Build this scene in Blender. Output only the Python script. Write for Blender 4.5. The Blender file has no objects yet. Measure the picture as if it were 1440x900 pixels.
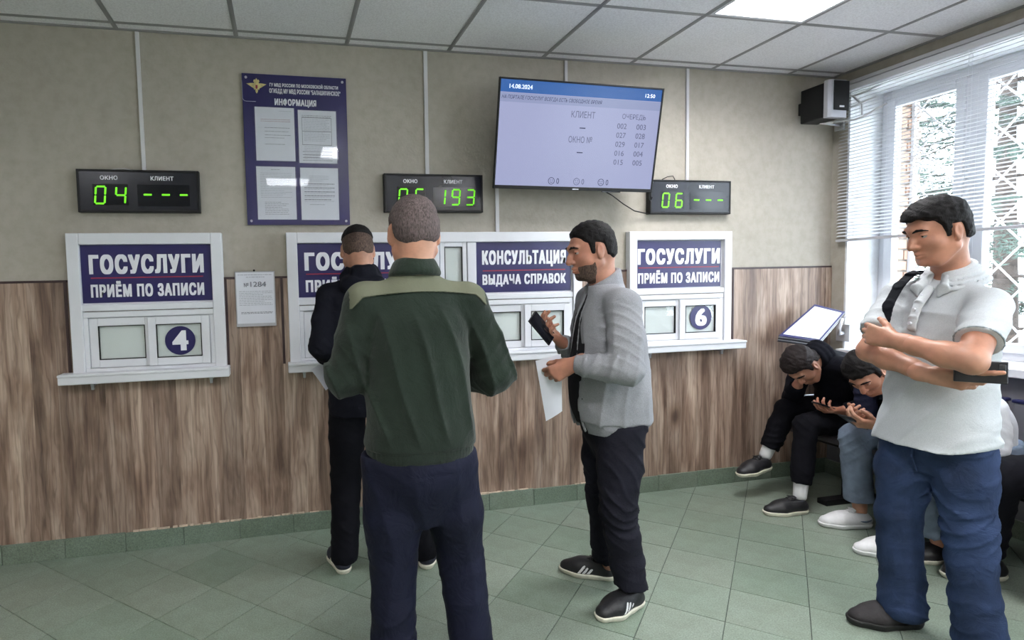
import bpy, bmesh, math, random
import numpy as np
from mathutils import Vector, Matrix

R = math.radians
SC = bpy.context.scene
COL = SC.collection
# ------------------------------------------------------------------ camera
cd = bpy.data.cameras.new('camera'); cam = bpy.data.objects.new('camera', cd); COL.objects.link(cam)
def cam_axes(yaw, pitch, roll):
    cy, sy, cp, sp = math.cos(yaw), math.sin(yaw), math.cos(pitch), math.sin(pitch)
    fw = Vector((sy*cp, cy*cp, sp)); r = Vector((cy, -sy, 0)); u = r.cross(fw)
    cr, sr = math.cos(roll), math.sin(roll)
    return cr*r + sr*u, -sr*r + cr*u, fw
_r, _u, _f = cam_axes(0.2207, -0.0644, -0.0222)
cam.matrix_world = Matrix(((_r.x, _u.x, -_f.x, 0.806), (_r.y, _u.y, -_f.y, -3.388), (_r.z, _u.z, -_f.z, 1.440), (0, 0, 0, 1)))
cd.sensor_fit = 'HORIZONTAL'; cd.sensor_width = 36; cd.lens = 20.372
cd.shift_x = 0.09456; cd.shift_y = -0.0008; cd.clip_start = 0.05; cd.clip_end = 200
SC.camera = cam
# ------------------------------------------------------------------ world, light, exposure
wd = bpy.data.worlds.new('sky'); SC.world = wd; wd.use_nodes = True
bg = wd.node_tree.nodes['Background']; bg.inputs[0].default_value = (0.80, 0.90, 1.0, 1); bg.inputs[1].default_value = 14.0
SC.view_settings.view_transform = 'Standard'; SC.view_settings.look = 'None'
SC.view_settings.exposure = 0.03; SC.view_settings.gamma = 1; SC.view_settings.use_curve_mapping = False
LAMP_W = 38          # watts of each ceiling fitting

def area(name, loc, rot, sx, sy, w, col=(1, 1, 1)):
    l = bpy.data.lights.new(name, 'AREA'); l.shape = 'RECTANGLE'; l.size = sx; l.size_y = sy; l.energy = w; l.color = col
    o = bpy.data.objects.new(name, l); COL.objects.link(o); o.location = loc; o.rotation_euler = rot; return o
# portals only guide the sampling of the sky through the two windows, they give no light of their own
for k, (y0, y1) in enumerate(((-2.60, -.115), (-5.35, -3.15))):
    p_ = area('window_portal', (5.16, (y0+y1)/2, 1.78), (0, R(90), 0), 1.77, y1-y0, 1); p_.data.cycles.is_portal = True

# ------------------------------------------------------------------ materials
def lin(c):
    return tuple(((v/255)/12.92 if v/255 <= .04045 else ((v/255+.055)/1.055)**2.4) for v in c) + (1,)
class NT:
    def __init__(s, name):
        s.m = bpy.data.materials.new(name); s.m.use_nodes = True; s.t = s.m.node_tree
        s.b = s.t.nodes['Principled BSDF']
    def n(s, typ, **kw):
        nd = s.t.nodes.new(typ)
        for k, v in kw.items():
            if k.startswith('i_'): nd.inputs[int(k[2:]) if k[2:].isdigit() else k[2:].replace('_', ' ')].default_value = v
            else: setattr(nd, k, v)
        return nd
    def l(s, a, b): s.t.links.new(a, b)
    def noise(s, scale, detail=3, vec=None, stretch=(1, 1, 1), dist=0.0, rough=.55):
        tc = s.n('ShaderNodeTexCoord'); mp = s.n('ShaderNodeMapping'); mp.inputs['Scale'].default_value = stretch
        s.l(tc.outputs['Object'], mp.inputs[0])
        nz = s.n('ShaderNodeTexNoise'); nz.inputs['Scale'].default_value = scale; nz.inputs['Detail'].default_value = detail
        nz.inputs['Distortion'].default_value = dist; nz.inputs['Roughness'].default_value = rough
        s.l(mp.outputs[0], nz.inputs['Vector']); return nz
    def ramp(s, fac, stops):
        r = s.n('ShaderNodeValToRGB'); e = r.color_ramp.elements
        while len(e) < len(stops): e.new(.5)
        for el, (p, c) in zip(e, stops): el.position = p; el.color = lin(c)
        s.l(fac, r.inputs[0]); return r.outputs[0]
    def mix(s, fac, a, b, mode='MIX'):
        m = s.n('ShaderNodeMix', data_type='RGBA', blend_type=mode)
        if isinstance(fac, (int, float)): m.inputs[0].default_value = fac
        else: s.l(fac, m.inputs[0])
        for i, v in ((6, a), (7, b)):
            if isinstance(v, tuple): m.inputs[i].default_value = v
            else: s.l(v, m.inputs[i])
        return m.outputs[2]
    def bump(s, h, strength=.2, dist=.01, prev=None):
        b = s.n('ShaderNodeBump'); b.inputs['Strength'].default_value = strength; b.inputs['Distance'].default_value = dist
        s.l(h, b.inputs['Height'])
        if prev: s.l(prev, b.inputs['Normal'])
        s.l(b.outputs[0], s.b.inputs['Normal']); return b.outputs[0]
def mat(name, rgb, rough=.5, var=.06, vs=6, bs=0, bst=.15, bd=.004, metal=0, emit=0, spec=None, stretch=(1, 1, 1), coat=0):
    q = NT(name); q.b.inputs['Roughness'].default_value = rough; q.b.inputs['Metallic'].default_value = metal
    if spec is not None: q.b.inputs['Specular IOR Level'].default_value = spec
    if coat: q.b.inputs['Coat Weight'].default_value = coat; q.b.inputs['Coat Roughness'].default_value = .05
    nz = q.noise(vs, 4, stretch=stretch)
    d = tuple(max(0, v*(1-var)-1) for v in rgb); u = tuple(min(255, v*(1+var)+1) for v in rgb)
    c = q.ramp(nz.outputs['Fac'], [(.3, d), (.7, u)]); q.l(c, q.b.inputs['Base Color'])
    if bs: q.bump(q.noise(bs, 2, stretch=stretch).outputs['Fac'], bst, bd)
    if emit: q.l(c, q.b.inputs['Emission Color']); q.b.inputs['Emission Strength'].default_value = emit
    return q.m
M = {}
M['white_pvc'] = mat('white_pvc', (226, 227, 233), .32, .015, 3)
M['navy'] = mat('navy_vinyl', (38, 34, 88), .3, .05, 3)
M['letter_white'] = mat('letter_white', (238, 238, 244), .4, .01)
M['red_line'] = mat('red_line', (138, 34, 62), .4, .03)
M['black_plastic'] = mat('black_plastic', (17, 17, 20), .45, .06, 9, spec=.3)
M['grey_plastic'] = mat('grey_plastic', (52, 53, 62), .4, .05, 9)
M['display_face'] = mat('display_face', (30, 31, 40), .22, .05, 9)
M['display_slot'] = mat('display_slot', (12, 14, 24), .15, .03, 9)
M['led'] = mat('led_green', (110, 215, 30), .5, .01, emit=.75)
M['steel'] = mat('steel', (178, 180, 186), .3, .05, 20, metal=.9)
M['silver'] = mat('silver_plastic', (190, 190, 198), .3, .03, metal=.4)
M['paper'] = mat('paper', (226, 228, 238), .6, .01, 10)
M['ink'] = mat('ink_grey', (120, 122, 136), .7, .05)
M['ink_pale'] = mat('ink_pale', (176, 178, 190), .7, .03)
M['gold'] = mat('gold_emblem', (205, 190, 130), .4, .1, 40)
M['white_paint'] = mat('white_paint', (214, 214, 218), .5, .03, 5)
M['conduit'] = mat('conduit_white', (214, 213, 216), .4, .02, 4)
def screen(name, rgb, e=.8):
    q = NT(name); q.b.inputs['Base Color'].default_value = lin((14, 14, 18)); q.b.inputs['Roughness'].default_value = .25; q.b.inputs['Specular IOR Level'].default_value = .3
    c = q.ramp(q.noise(1.2, 2).outputs['Fac'], [(.3, tuple(v*.97 for v in rgb)), (.7, rgb)]); q.l(c, q.b.inputs['Emission Color']); q.b.inputs['Emission Strength'].default_value = e; return q.m
M['screen_blue'] = screen('screen_blue', (44, 104, 184))
M['screen'] = screen('screen_pale', (176, 182, 222))
M['screen_strip'] = screen('screen_strip', (158, 168, 208))
M['screen_ink'] = screen('screen_ink', (98, 102, 136))
M['screen_ink_dark'] = screen('screen_ink_dark', (30, 34, 84))
M['screen_white'] = mat('screen_white', (225, 235, 250), .3, .01, emit=.7)
M['blind_backing'] = mat('blind_fabric', (222, 226, 226), .7, .03, 3)
M['bench_pad'] = mat('bench_vinyl', (66, 62, 70), .45, .08, 12, bs=60, bst=.1)
M['bench_back'] = mat('bench_back_vinyl', (112, 111, 118), .5, .05, 8, bs=90, bst=.1)
M['bench_blue'] = mat('bench_blue_edge', (40, 42, 86), .35, .05)
M['brick'] = mat('outer_brick', (172, 142, 124), .9, .12, 9, bs=40, bst=.4)
M['mortar'] = mat('mortar', (170, 165, 158), .95, .06, 30)
M['bark'] = mat('bark', (62, 54, 50), .95, .2, 20, bs=30, bst=.6)
M['needles'] = mat('needles', (52, 66, 58), .8, .25, 5)
M['pale_ground'] = mat('outside_ground', (186, 184, 176), .95, .08, 3)  # concrete, made paler so it bounces daylight up onto the ceiling
M['tube'] = mat('fluorescent', (255, 255, 255), .4, .0, emit=9)
M['diffuser'] = mat('lamp_louvre', (240, 242, 248), .3, .01, emit=3.5)
M['rubber'] = mat('black_rubber', (20, 20, 22), .7, .1, 20)
# glass: real transparent-ish pane
def glass(name, tint=(1, 1, 1, 1), rough=.0, mixf=.12):
    q = NT(name); t = q.t; tr = q.n('ShaderNodeBsdfTransparent'); gl = q.n('ShaderNodeBsdfGlossy'); gl.inputs['Roughness'].default_value = rough + .02
    tr.inputs[0].default_value = tint
    mx = q.n('ShaderNodeMixShader'); lw = q.n('ShaderNodeLayerWeight'); lw.inputs[0].default_value = .5; pw = q.n('ShaderNodeMath', operation='POWER'); q.l(lw.outputs['Facing'], pw.inputs[0]); pw.inputs[1].default_value = 4; fr = q.n('ShaderNodeMath', operation='MULTIPLY_ADD'); q.l(pw.outputs[0], fr.inputs[0]); fr.inputs[1].default_value = .5; fr.inputs[2].default_value = .03
    q.l(fr.outputs[0], mx.inputs[0]); q.l(tr.outputs[0], mx.inputs[1]); q.l(gl.outputs[0], mx.inputs[2])
    q.l(mx.outputs[0], t.nodes['Material Output'].inputs[0]); return q.m
M['glass'] = glass('window_glass', (.985, .995, .99, 1))
M['pocket'] = glass('clear_pocket', (1, 1, 1, 1))

def plaster(name, rgb):
    q = NT(name); q.b.inputs['Roughness'].default_value = .85
    n1 = q.noise(1.1, 4); n2 = q.noise(18, 5)
    c1 = q.ramp(n1.outputs['Fac'], [(.3, tuple(v*.95 for v in rgb)), (.7, tuple(min(255, v*1.04) for v in rgb))])
    c2 = q.ramp(n2.outputs['Fac'], [(.25, (222, 218, 210)), (.6, (255, 255, 255))])
    q.l(q.mix(.5, c1, c2, 'MULTIPLY'), q.b.inputs['Base Color'])
    b = q.bump(q.noise(70, 4).outputs['Fac'], .35, .004)
    q.bump(q.noise(9, 3).outputs['Fac'], .35, .012, b); return q.m
M['wall'] = plaster('painted_plaster', (178, 172, 161))
M['wall_shade'] = plaster('painted_plaster_beam', (150, 147, 142))
M['reveal'] = plaster('white_reveal', (232, 234, 238))

def laminate():
    q = NT('wood_laminate'); q.b.inputs['Roughness'].default_value = .42
    tc = q.n('ShaderNodeTexCoord'); sp = q.n('ShaderNodeSeparateXYZ'); q.l(tc.outputs['Object'], sp.inputs[0])
    def math_(op, a, b=None, c=None):
        m = q.n('ShaderNodeMath', operation=op)
        for i, v in enumerate((a, b, c)):
            if v is None: continue
            if isinstance(v, (int, float)): m.inputs[i].default_value = v
            else: q.l(v, m.inputs[i])
        return m.outputs[0]
    # printed strips about 13 cm wide, each with its own tone and its own shift of the grain
    nw = q.noise(1.6, 2, stretch=(1, 1, .25))
    xx = math_('ADD', sp.outputs[0], math_('MULTIPLY', nw.outputs['Fac'], .07))
    st = math_('FLOOR', math_('DIVIDE', xx, .118))
    wn = q.n('ShaderNodeTexWhiteNoise', noise_dimensions='1D'); q.l(st, wn.inputs['W'])
    zo = math_('ADD', sp.outputs[2], math_('MULTIPLY', wn.outputs['Value'], 7.0))
    cb = q.n('ShaderNodeCombineXYZ'); q.l(sp.outputs[0], cb.inputs[0]); q.l(wn.outputs['Value'], cb.inputs[1]); q.l(zo, cb.inputs[2])
    def nz(scale, stretch, det=4, dist=0.):
        mp = q.n('ShaderNodeMapping'); mp.inputs['Scale'].default_value = stretch; q.l(cb.outputs[0], mp.inputs[0])
        n = q.n('ShaderNodeTexNoise'); n.inputs['Scale'].default_value = scale; n.inputs['Detail'].default_value = det
        n.inputs['Distortion'].default_value = dist; q.l(mp.outputs[0], n.inputs['Vector']); return n.outputs['Fac']
    big = nz(4.2, (2.2, 1, .26), 5, 1.3)
    fine = nz(120, (1, 1, .03), 3)
    ring = q.n('ShaderNodeTexWave', wave_type='BANDS', bands_direction='X'); mp = q.n('ShaderNodeMapping'); mp.inputs['Scale'].default_value = (1, 1, .16)
    q.l(cb.outputs[0], mp.inputs[0]); q.l(mp.outputs[0], ring.inputs[0]); ring.inputs['Scale'].default_value = 11; ring.inputs['Distortion'].default_value = 9
    ring.inputs['Detail'].default_value = 3; ring.inputs['Detail Scale'].default_value = 2.2
    base = q.ramp(big, [(.30, (122, 102, 90)), (.44, (160, 138, 124)), (.56, (188, 168, 153)), (.70, (208, 190, 175))])
    tone = q.ramp(wn.outputs['Value'], [(0, (190, 182, 178)), (.5, (255, 250, 246)), (1, (222, 214, 208))])
    c = q.mix(.75, base, tone, 'MULTIPLY')
    c = q.mix(.30, c, q.ramp(ring.outputs['Fac'], [(.0, (120, 108, 100)), (.35, (255, 255, 255)), (1, (255, 255, 255))]), 'MULTIPLY')
    c = q.mix(.38, c, q.ramp(fine, [(.3, (168, 160, 154)), (.6, (255, 255, 255))]), 'MULTIPLY')
    # knots
    mp = q.n('ShaderNodeMapping'); mp.inputs['Scale'].default_value = (1, 1, .5); q.l(cb.outputs[0], mp.inputs[0])
    vo = q.n('ShaderNodeTexVoronoi'); vo.inputs['Scale'].default_value = 3.2; q.l(mp.outputs[0], vo.inputs[0])
    k = q.ramp(vo.outputs['Distance'], [(.0, (70, 52, 44)), (.05, (120, 98, 86)), (.11, (215, 205, 198)), (.2, (255, 255, 255))])
    c = q.mix(.8, c, k, 'MULTIPLY')
    patch = nz(3.1, (2.6, 1, .75), 3, .6)
    c = q.mix(.6, c, q.ramp(patch, [(.30, (150, 130, 120)), (.43, (225, 214, 208)), (.52, (255, 255, 255))]), 'MULTIPLY')
    q.l(c, q.b.inputs['Base Color']); q.bump(fine, .12, .002); return q.m
M['laminate'] = laminate()
M['dark_trim'] = mat('dark_brown_trim', (58, 40, 42), .45, .08, 12)

def tilemat(name, rgb, rough=.38):
    q = NT(name); q.b.inputs['Roughness'].default_value = rough
    oi = q.n('ShaderNodeObjectInfo')
    n1 = q.noise(2.2, 4); n2 = q.noise(160, 3); n3 = q.noise(9, 5, rough=.7)
    c1 = q.ramp(n2.outputs['Fac'], [(.3, tuple(v*.86 for v in rgb)), (.5, rgb), (.72, tuple(min(255, v*1.12) for v in rgb))])
    t = q.ramp(oi.outputs['Random'], [(0, (226, 232, 224)), (.5, (248, 246, 242)), (1, (255, 248, 246))])
    c = q.mix(.8, c1, t, 'MULTIPLY')
    c = q.mix(.5, c, q.ramp(n3.outputs['Fac'], [(.3, (205, 205, 190)), (.6, (255, 255, 255))]), 'MULTIPLY')
    q.l(c, q.b.inputs['Base Color']); q.bump(n1.outputs['Fac'], .12, .01)
    return q.m
M['floor_tile'] = tilemat('green_terrazzo_tile', (136, 150, 139))
M['grout'] = mat('grout', (74, 82, 76), .9, .15, 30)
M['skirting_tile'] = tilemat('green_skirting_tile', (120, 134, 122), .45)
def ceilmat():
    q = NT('ceiling_tile'); q.b.inputs['Roughness'].default_value = .9
    n = q.noise(120, 3); n2 = q.noise(1.3, 3)
    c = q.ramp(n.outputs['Fac'], [(.35, (228, 226, 230)), (.6, (244, 243, 247))])
    q.l(q.mix(.4, c, q.ramp(n2.outputs['Fac'], [(.3, (236, 234, 232)), (.7, (255, 255, 255))]), 'MULTIPLY'), q.b.inputs['Base Color'])
    q.bump(n.outputs['Fac'], .3, .003); return q.m
M['ceiling_tile'] = ceilmat()
M['ceiling_bar'] = mat('ceiling_bar', (150, 148, 150), .5, .04)

# ------------------------------------------------------------------ object helpers
def W(o):
    v = Vector((0, 0, 0))
    while o is not None: v += o.location; o = o.parent
    return v
def link(name, me, m, parent=None):
    o = bpy.data.objects.new(name, me); COL.objects.link(o)
    if m is not None and not me.materials:
        for x in (m if isinstance(m, (list, tuple)) else [m]): me.materials.append(x)
    if parent is not None: o.parent = parent; o.location = -W(parent)
    return o
def tag(o, label, cat, group=None):
    o['label'] = label; o['category'] = cat
    if group: o['group'] = group
    return o
def thing(name, label, cat, loc=(0, 0, 0), group=None):
    o = bpy.data.objects.new(name, None); COL.objects.link(o); o.location = loc; o.empty_display_size = .05
    return tag(o, label, cat, group)
def struct(o): o['kind'] = 'structure'; return o
class MB:                                   # bmesh collector in world coordinates
    def __init__(s): s.bm = bmesh.new()
    def box(s, x0, x1, y0, y1, z0, z1, bev=0, mi=0, M4=None):
        r = bmesh.ops.create_cube(s.bm, size=1); vs = r['verts']
        for v in vs: v.co = Vector(((x0+x1)/2+v.co.x*(x1-x0), (y0+y1)/2+v.co.y*(y1-y0), (z0+z1)/2+v.co.z*(z1-z0)))
        fs = set(f for v in vs for f in v.link_faces)
        if bev:
            es = list(set(e for v in vs for e in v.link_edges))
            r = bmesh.ops.bevel(s.bm, geom=es, offset=bev, segments=2, affect='EDGES', profile=.5)
            fs = set(r['faces']) | {f for f in fs if f.is_valid}
            vs = list({v for f in fs for v in f.verts})
        for f in fs: f.material_index = mi
        if M4 is not None:
            for v in vs: v.co = M4 @ v.co
        return s
    def ringy(s, x0, x1, y0, y1, z0, z1, w, bev=0, wt=None):      # frame facing y, members that only butt
        wt = wt or w
        s.box(x0, x0+w, y0, y1, z0, z1, bev); s.box(x1-w, x1, y0, y1, z0, z1, bev)
        s.box(x0+w, x1-w, y0, y1, z0, z0+w, bev); s.box(x0+w, x1-w, y0, y1, z1-wt, z1, bev); return s
    def ringx(s, x0, x1, y0, y1, z0, z1, w, bev=0):               # frame facing x
        s.box(x0, x1, y0, y0+w, z0, z1, bev); s.box(x0, x1, y1-w, y1, z0, z1, bev)
        s.box(x0, x1, y0+w, y1-w, z0, z0+w, bev); s.box(x0, x1, y0+w, y1-w, z1-w, z1, bev); return s
    def prism(s, pts, d, mi=0):             # pts: planar polygon (3D), d: extrusion vector
        d = Vector(d); a = [s.bm.verts.new(p) for p in pts]; b = [s.bm.verts.new(Vector(p)+d) for p in pts]
        n = len(pts); fs = [s.bm.faces.new(a[::-1]), s.bm.faces.new(b)]
        for i in range(n): fs.append(s.bm.faces.new((a[i], a[(i+1) % n], b[(i+1) % n], b[i])))
        for f in fs: f.material_index = mi
        return s
    def tube(s, pts, r, seg=8, cap=True, mi=0):
        pts = [Vector(p) for p in pts]; rings = []
        rr = r if isinstance(r, (list, tuple)) else [r]*len(pts)
        up = None
        for i, p in enumerate(pts):
            t = (pts[min(i+1, len(pts)-1)]-pts[max(i-1, 0)]).normalized()
            if up is None: up = t.orthogonal().normalized()
            up = (up - t*up.dot(t)).normalized(); w = t.cross(up)
            rings.append([s.bm.verts.new(p+(up*math.cos(2*math.pi*k/seg)+w*math.sin(2*math.pi*k/seg))*rr[i]) for k in range(seg)])
        for a, b in zip(rings, rings[1:]):
            for k in range(seg):
                f = s.bm.faces.new((a[k], a[(k+1) % seg], b[(k+1) % seg], b[k])); f.smooth = True; f.material_index = mi
        if cap: s.bm.faces.new(rings[0][::-1]); s.bm.faces.new(rings[-1])
        return s
    def quad(s, pts, mi=0):
        f = s.bm.faces.new([s.bm.verts.new(p) for p in pts]); f.material_index = mi; return s
    def build(s, name, m, parent=None, smooth=False):
        me = bpy.data.meshes.new(name); bmesh.ops.recalc_face_normals(s.bm, faces=s.bm.faces); s.bm.to_mesh(me); s.bm.free()
        if smooth: me.shade_smooth()
        return link(name, me, m, parent)
def box(name, x0, x1, y0, y1, z0, z1, m, parent=None, bev=0):
    return MB().box(x0, x1, y0, y1, z0, z1, bev).build(name, m, parent)
_tc = {}
def text(name, body, x, z, w, h, m, parent, y=0, bold=.0, depth=.0015, org=None, ux=None, uz=None, slant=0, spacing=1.0):
    """lettering that fills the box w x h centred on (x, z) of a plane; org/ux/uz give a tilted plane"""
    key = (body, bold, slant, spacing)
    if key not in _tc:
        c = bpy.data.curves.new('t', 'FONT'); c.body = body; c.size = 1; c.shear = slant; c.resolution_u = 3
        c.space_character = spacing; c.space_word = 1.0
        o = bpy.data.objects.new('t', c); COL.objects.link(o); dg = bpy.context.evaluated_depsgraph_get(); dg.update()
        me = bpy.data.meshes.new_from_object(o.evaluated_get(dg)); bpy.data.objects.remove(o)
        co = np.array([v.co[:2] for v in me.vertices]); fs = [tuple(p.vertices) for p in me.polygons]
        bpy.data.meshes.remove(me); _tc[key] = (co, fs)
    co, fs = _tc[key]; lo, hi = co.min(0), co.max(0)
    q = (co-(lo+hi)/2)/(hi-lo)*np.array((w, h)) if w else (co-(lo+hi)/2)/(hi-lo)[1]*h
    if org is None: org = Vector((0, y, 0)); ux = Vector((1, 0, 0)); uz = Vector((0, 0, 1))
    nrm = uz.cross(ux).normalized()*-1 if False else ux.cross(uz).normalized()
    n = len(q)
    sx = (w/(hi-lo)[0] if w else h/(hi-lo)[1]); sz = h/(hi-lo)[1]
    sh_ = [(0, 0)] if not bold else [(dx*bold, dz*bold*.5) for dz in (-1, 0, 1) for dx in (-1, -.5, 0, .5, 1)]
    V, F = [], []
    for k, (dx, dz) in enumerate(sh_):       # heavy lettering: the strokes are widened by laying shifted cuts over each other
        o_ = len(V); dd = depth+.00009*k
        V += [org+ux*(x+a+dx*sx)+uz*(z+b+dz*sz)+nrm*dd for a, b in q]; F += [tuple(i+o_ for i in f) for f in fs]
    me = bpy.data.meshes.new(name); me.from_pydata([tuple(v) for v in V], [], F); me.update()
    return link(name, me, m, parent)
# ================================================================== THE SETTING
XL, XR, YB, HC = -2.3, 4.60, -5.6, 2.793
# ---- front wall, left, back
struct(box('wall_front', XL, XR+.6, 0, .2, -.05, HC+.15, M['wall']))
struct(box('wall_left', XL-.15, XL, YB, 0, -.05, HC+.15, M['wall']))
struct(box('wall_back', XL-.15, XR+.6, YB-.15, YB, -.05, HC+.15, M['wall']))
# ---- right wall with two window openings
WZ0, WZ1 = .90, 2.665
bays = [(-2.60, -.115), (-5.35, -3.15)]
w = MB()
w.box(XR, XR+.55, YB, 0, -.05, WZ0)
w.box(XR, XR+.55, YB, 0, WZ1, HC+.15)
ys = [YB]+[v for b in sorted(bays) for v in b]+[0]
for a, b in zip(ys[::2], ys[1::2]): w.box(XR, XR+.55, a, b, WZ0, WZ1)
wr = struct(w.build('wall_right', M['wall']))
for y0, y1 in bays:      # white plaster lining and brick outside
    r = MB()
    for yy, s in ((y1, -1), (y0, 1)): r.box(XR-.002, XR+.30, *sorted((yy-s*.002, yy+s*.012)), WZ0, WZ1-.0005)
    r.box(XR-.002, XR+.30, y0+.012, y1-.012, WZ1-.012, WZ1+.002)
    r.build('window_lining', M['reveal'], wr)
# bricks of the outer reveal, seen through the first pane
bk = None
k = 0
for z in np.arange(WZ0+.02, WZ1-.06, .075):
    for c in range(2):
        x0 = XR+.375+(.09*c if int(k) % 2 else .06*c)
        m_ = MB().box(x0, x0+(.085 if c else (.05 if k % 2 == 0 else .08)), bays[0][1]-.06-.004*random.random(), bays[0][1]+.01, z, z+.063, .004)
        m_.build('brick', M['brick'], wr)
    k += 1
box('brick_joint', XR+.36, XR+.55, bays[0][1]-.045, bays[0][1]+.01, WZ0, WZ1, M['mortar'], wr)
struct(box('trim_1', XR-.035, XR+.0, YB+.02, -.005, 2.70, 2.725, M['white_paint'], bev=.004))     # ledge above the window

# ---- windows
def window(num, y0, y1):
    x0, x1 = XR+.27, XR+.335
    r = bpy.data.objects.new('window_%d' % num, None); COL.objects.link(r); r.location = (x0, (y0+y1)/2, WZ0); r['kind'] = 'structure'
    f = MB(); t = .055
    f.ringx(x0, x1, y0+.012, y1-.012, WZ0, WZ1-.012, t, .005)
    f.build('window_frame', M['white_pvc'], r)
    # sashes: narrow one against the front wall, then wide ones
    cuts = [y1-.055, y1-.055-.50, y1-.055-1.12, y1-.055-1.75, y0+.055] if num == 1 else [y1-.055, (y0+y1)/2, y0+.055]
    for i, (a, b) in enumerate(zip(cuts, cuts[1:])):
        if i: MB().box(x0-.004, x1, a-.03, a+.03, WZ0+t, WZ1-t-.012, .005).build('mullion', M['white_pvc'], r)
        a2, b2 = a-(.03 if i else 0), b+(.03 if i < len(cuts)-2 else 0)
        s = MB(); q = .055; xs0, xs1 = x0-.016, x0+.045
        z0, z1 = WZ0+t, WZ1-t-.012
        s.ringx(xs0, xs1, b2, a2, z0, z1, q, .006)
        so = s.build('sash', M['white_pvc'], r)
        MB().box(x0+.012, x0+.018, b2+q-.005, a2-q+.005, z0+q-.005, z1-q+.005).build('pane', M['glass'], so)
        if i: MB().box(xs0-.03, xs0, b2+.02, b2+.036, 1.62, 1.74, .005).box(xs0-.04, xs0-.028, b2+.016, b2+.04, 1.60, 1.70, .004).build('window_handle', M['white_pvc'], so)
    return r
window(1, *bays[0]); window(2, *bays[1])
for i, (y0, y1) in enumerate(bays):
    struct(box('trim_%d' % (i+2), XR-.07, XR+.275, y0-.05, y1+.0 if i else y1-.002, WZ0-.035, WZ0+.012, M['white_pvc'], bev=.005))   # inner sills

# security grille outside window 1: each bar a part
gr = thing('window_grille', 'white diamond security grille outside the window behind the standing man in the polo', 'grille', (XR+.45, bays[0][0], WZ0))
y0, y1, z0, z1 = bays[0][0], bays[0][1]-.06, WZ0+.02, WZ1-.02
gx = XR+.47
MB().ringx(gx-.008, gx+.008, y0, y1, z0, z1, .02).build('grille_frame', M['white_paint'], gr)
slope = 1.15; pitch = .27
def clipseg(c, s):          # line z = c + s*y inside the window
    pts = []
    for y in (y0, y1):
        z = c+s*y
        if z0 <= z <= z1: pts.append((y, z))
    for z in (z0, z1):
        y = (z-c)/s
        if y0 < y < y1: pts.append((y, z))
    return sorted(pts)[:1]+sorted(pts)[-1:] if len(pts) >= 2 else None
for s in (slope, -slope):
    c = -8.
    while c < 12:
        g = clipseg(c, s); c += pitch
        if g and abs(g[0][0]-g[1][0]) > .05:
            off = .006 if s > 0 else -.006
            MB().tube([(gx+off, g[0][0], g[0][1]), (gx+off, g[1][0], g[1][1])], .006, 6).build('grille_bar', M['white_paint'], gr)

# ---- wainscot
ZW = 1.477
wc = struct(MB().box(XL, XR-.001, -.012, 0, .09, ZW, 0).build('trim_4', M['laminate']))
MB().box(XL, XR-.001, -.016, 0, ZW, ZW+.012, .002).build('top_edge', M['dark_trim'], wc)
for x in (-.322, .482, .785, 3.775): MB().box(x, x+.014, -.018, -.0125, .99, ZW+.006, .001).build('edge_strip', M['dark_trim'], wc)
MB().box(XR-.055, XR-.002, -.019, -.0125, .11, ZW, .001).build('corner_strip', M['laminate'], wc)
ww = struct(MB().box(XR-.012, XR-.0, YB, -.02, .09, .86, 0).build('trim_5', M['bench_back']))

# ---- skirting tiles
bs = bpy.data.objects.new('baseboard_front', None); COL.objects.link(bs); bs['kind'] = 'structure'; bs.location = (0, 0, 0)
rnd = random.Random(5)
x = -.389-.3*7
while x < XR:
    a, b = max(x+.0015, XL), min(x+.2985, XR-.001)
    zt = .107+rnd.uniform(-.004, .002)
    MB().box(a, b, -.022-rnd.uniform(0, .002), 0, 0, zt, .0015).build('skirting_tile', M['skirting_tile'], bs)
    x += .3
MB().box(XL, XR, -.017, 0, 0, .100).build('grout', M['grout'], bs)
cr_ = random.Random(3)      # crumbling putty along the top of the skirting
pm = MB()
for (xa, xb) in ((-.05, .35), (.4, .98), (1.55, 1.75), (1.95, 2.25), (2.6, 3.05)):
    x = xa
    while x < xb:
        l = cr_.uniform(.015, .07); h = cr_.uniform(.003, .009)
        pm.box(x, x+l, -.0205, -.01, .1035, .107+h, .001); x += l*cr_.uniform(.9, 1.5)
o = pm.build('putty', mat('putty', (196, 176, 158), .9, .15, 40), bs); o['kind'] = 'stuff'
for (nm, a) in (('baseboard_left', (XL, XL+.02, YB, 0)), ('baseboard_back', (XL, XR, YB, YB+.02)), ('baseboard_right', (XR-.03, XR-.012, YB, -.022))):
    o = struct(box(nm, *a, 0, .1, M['skirting_tile'], bev=.001))

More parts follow.
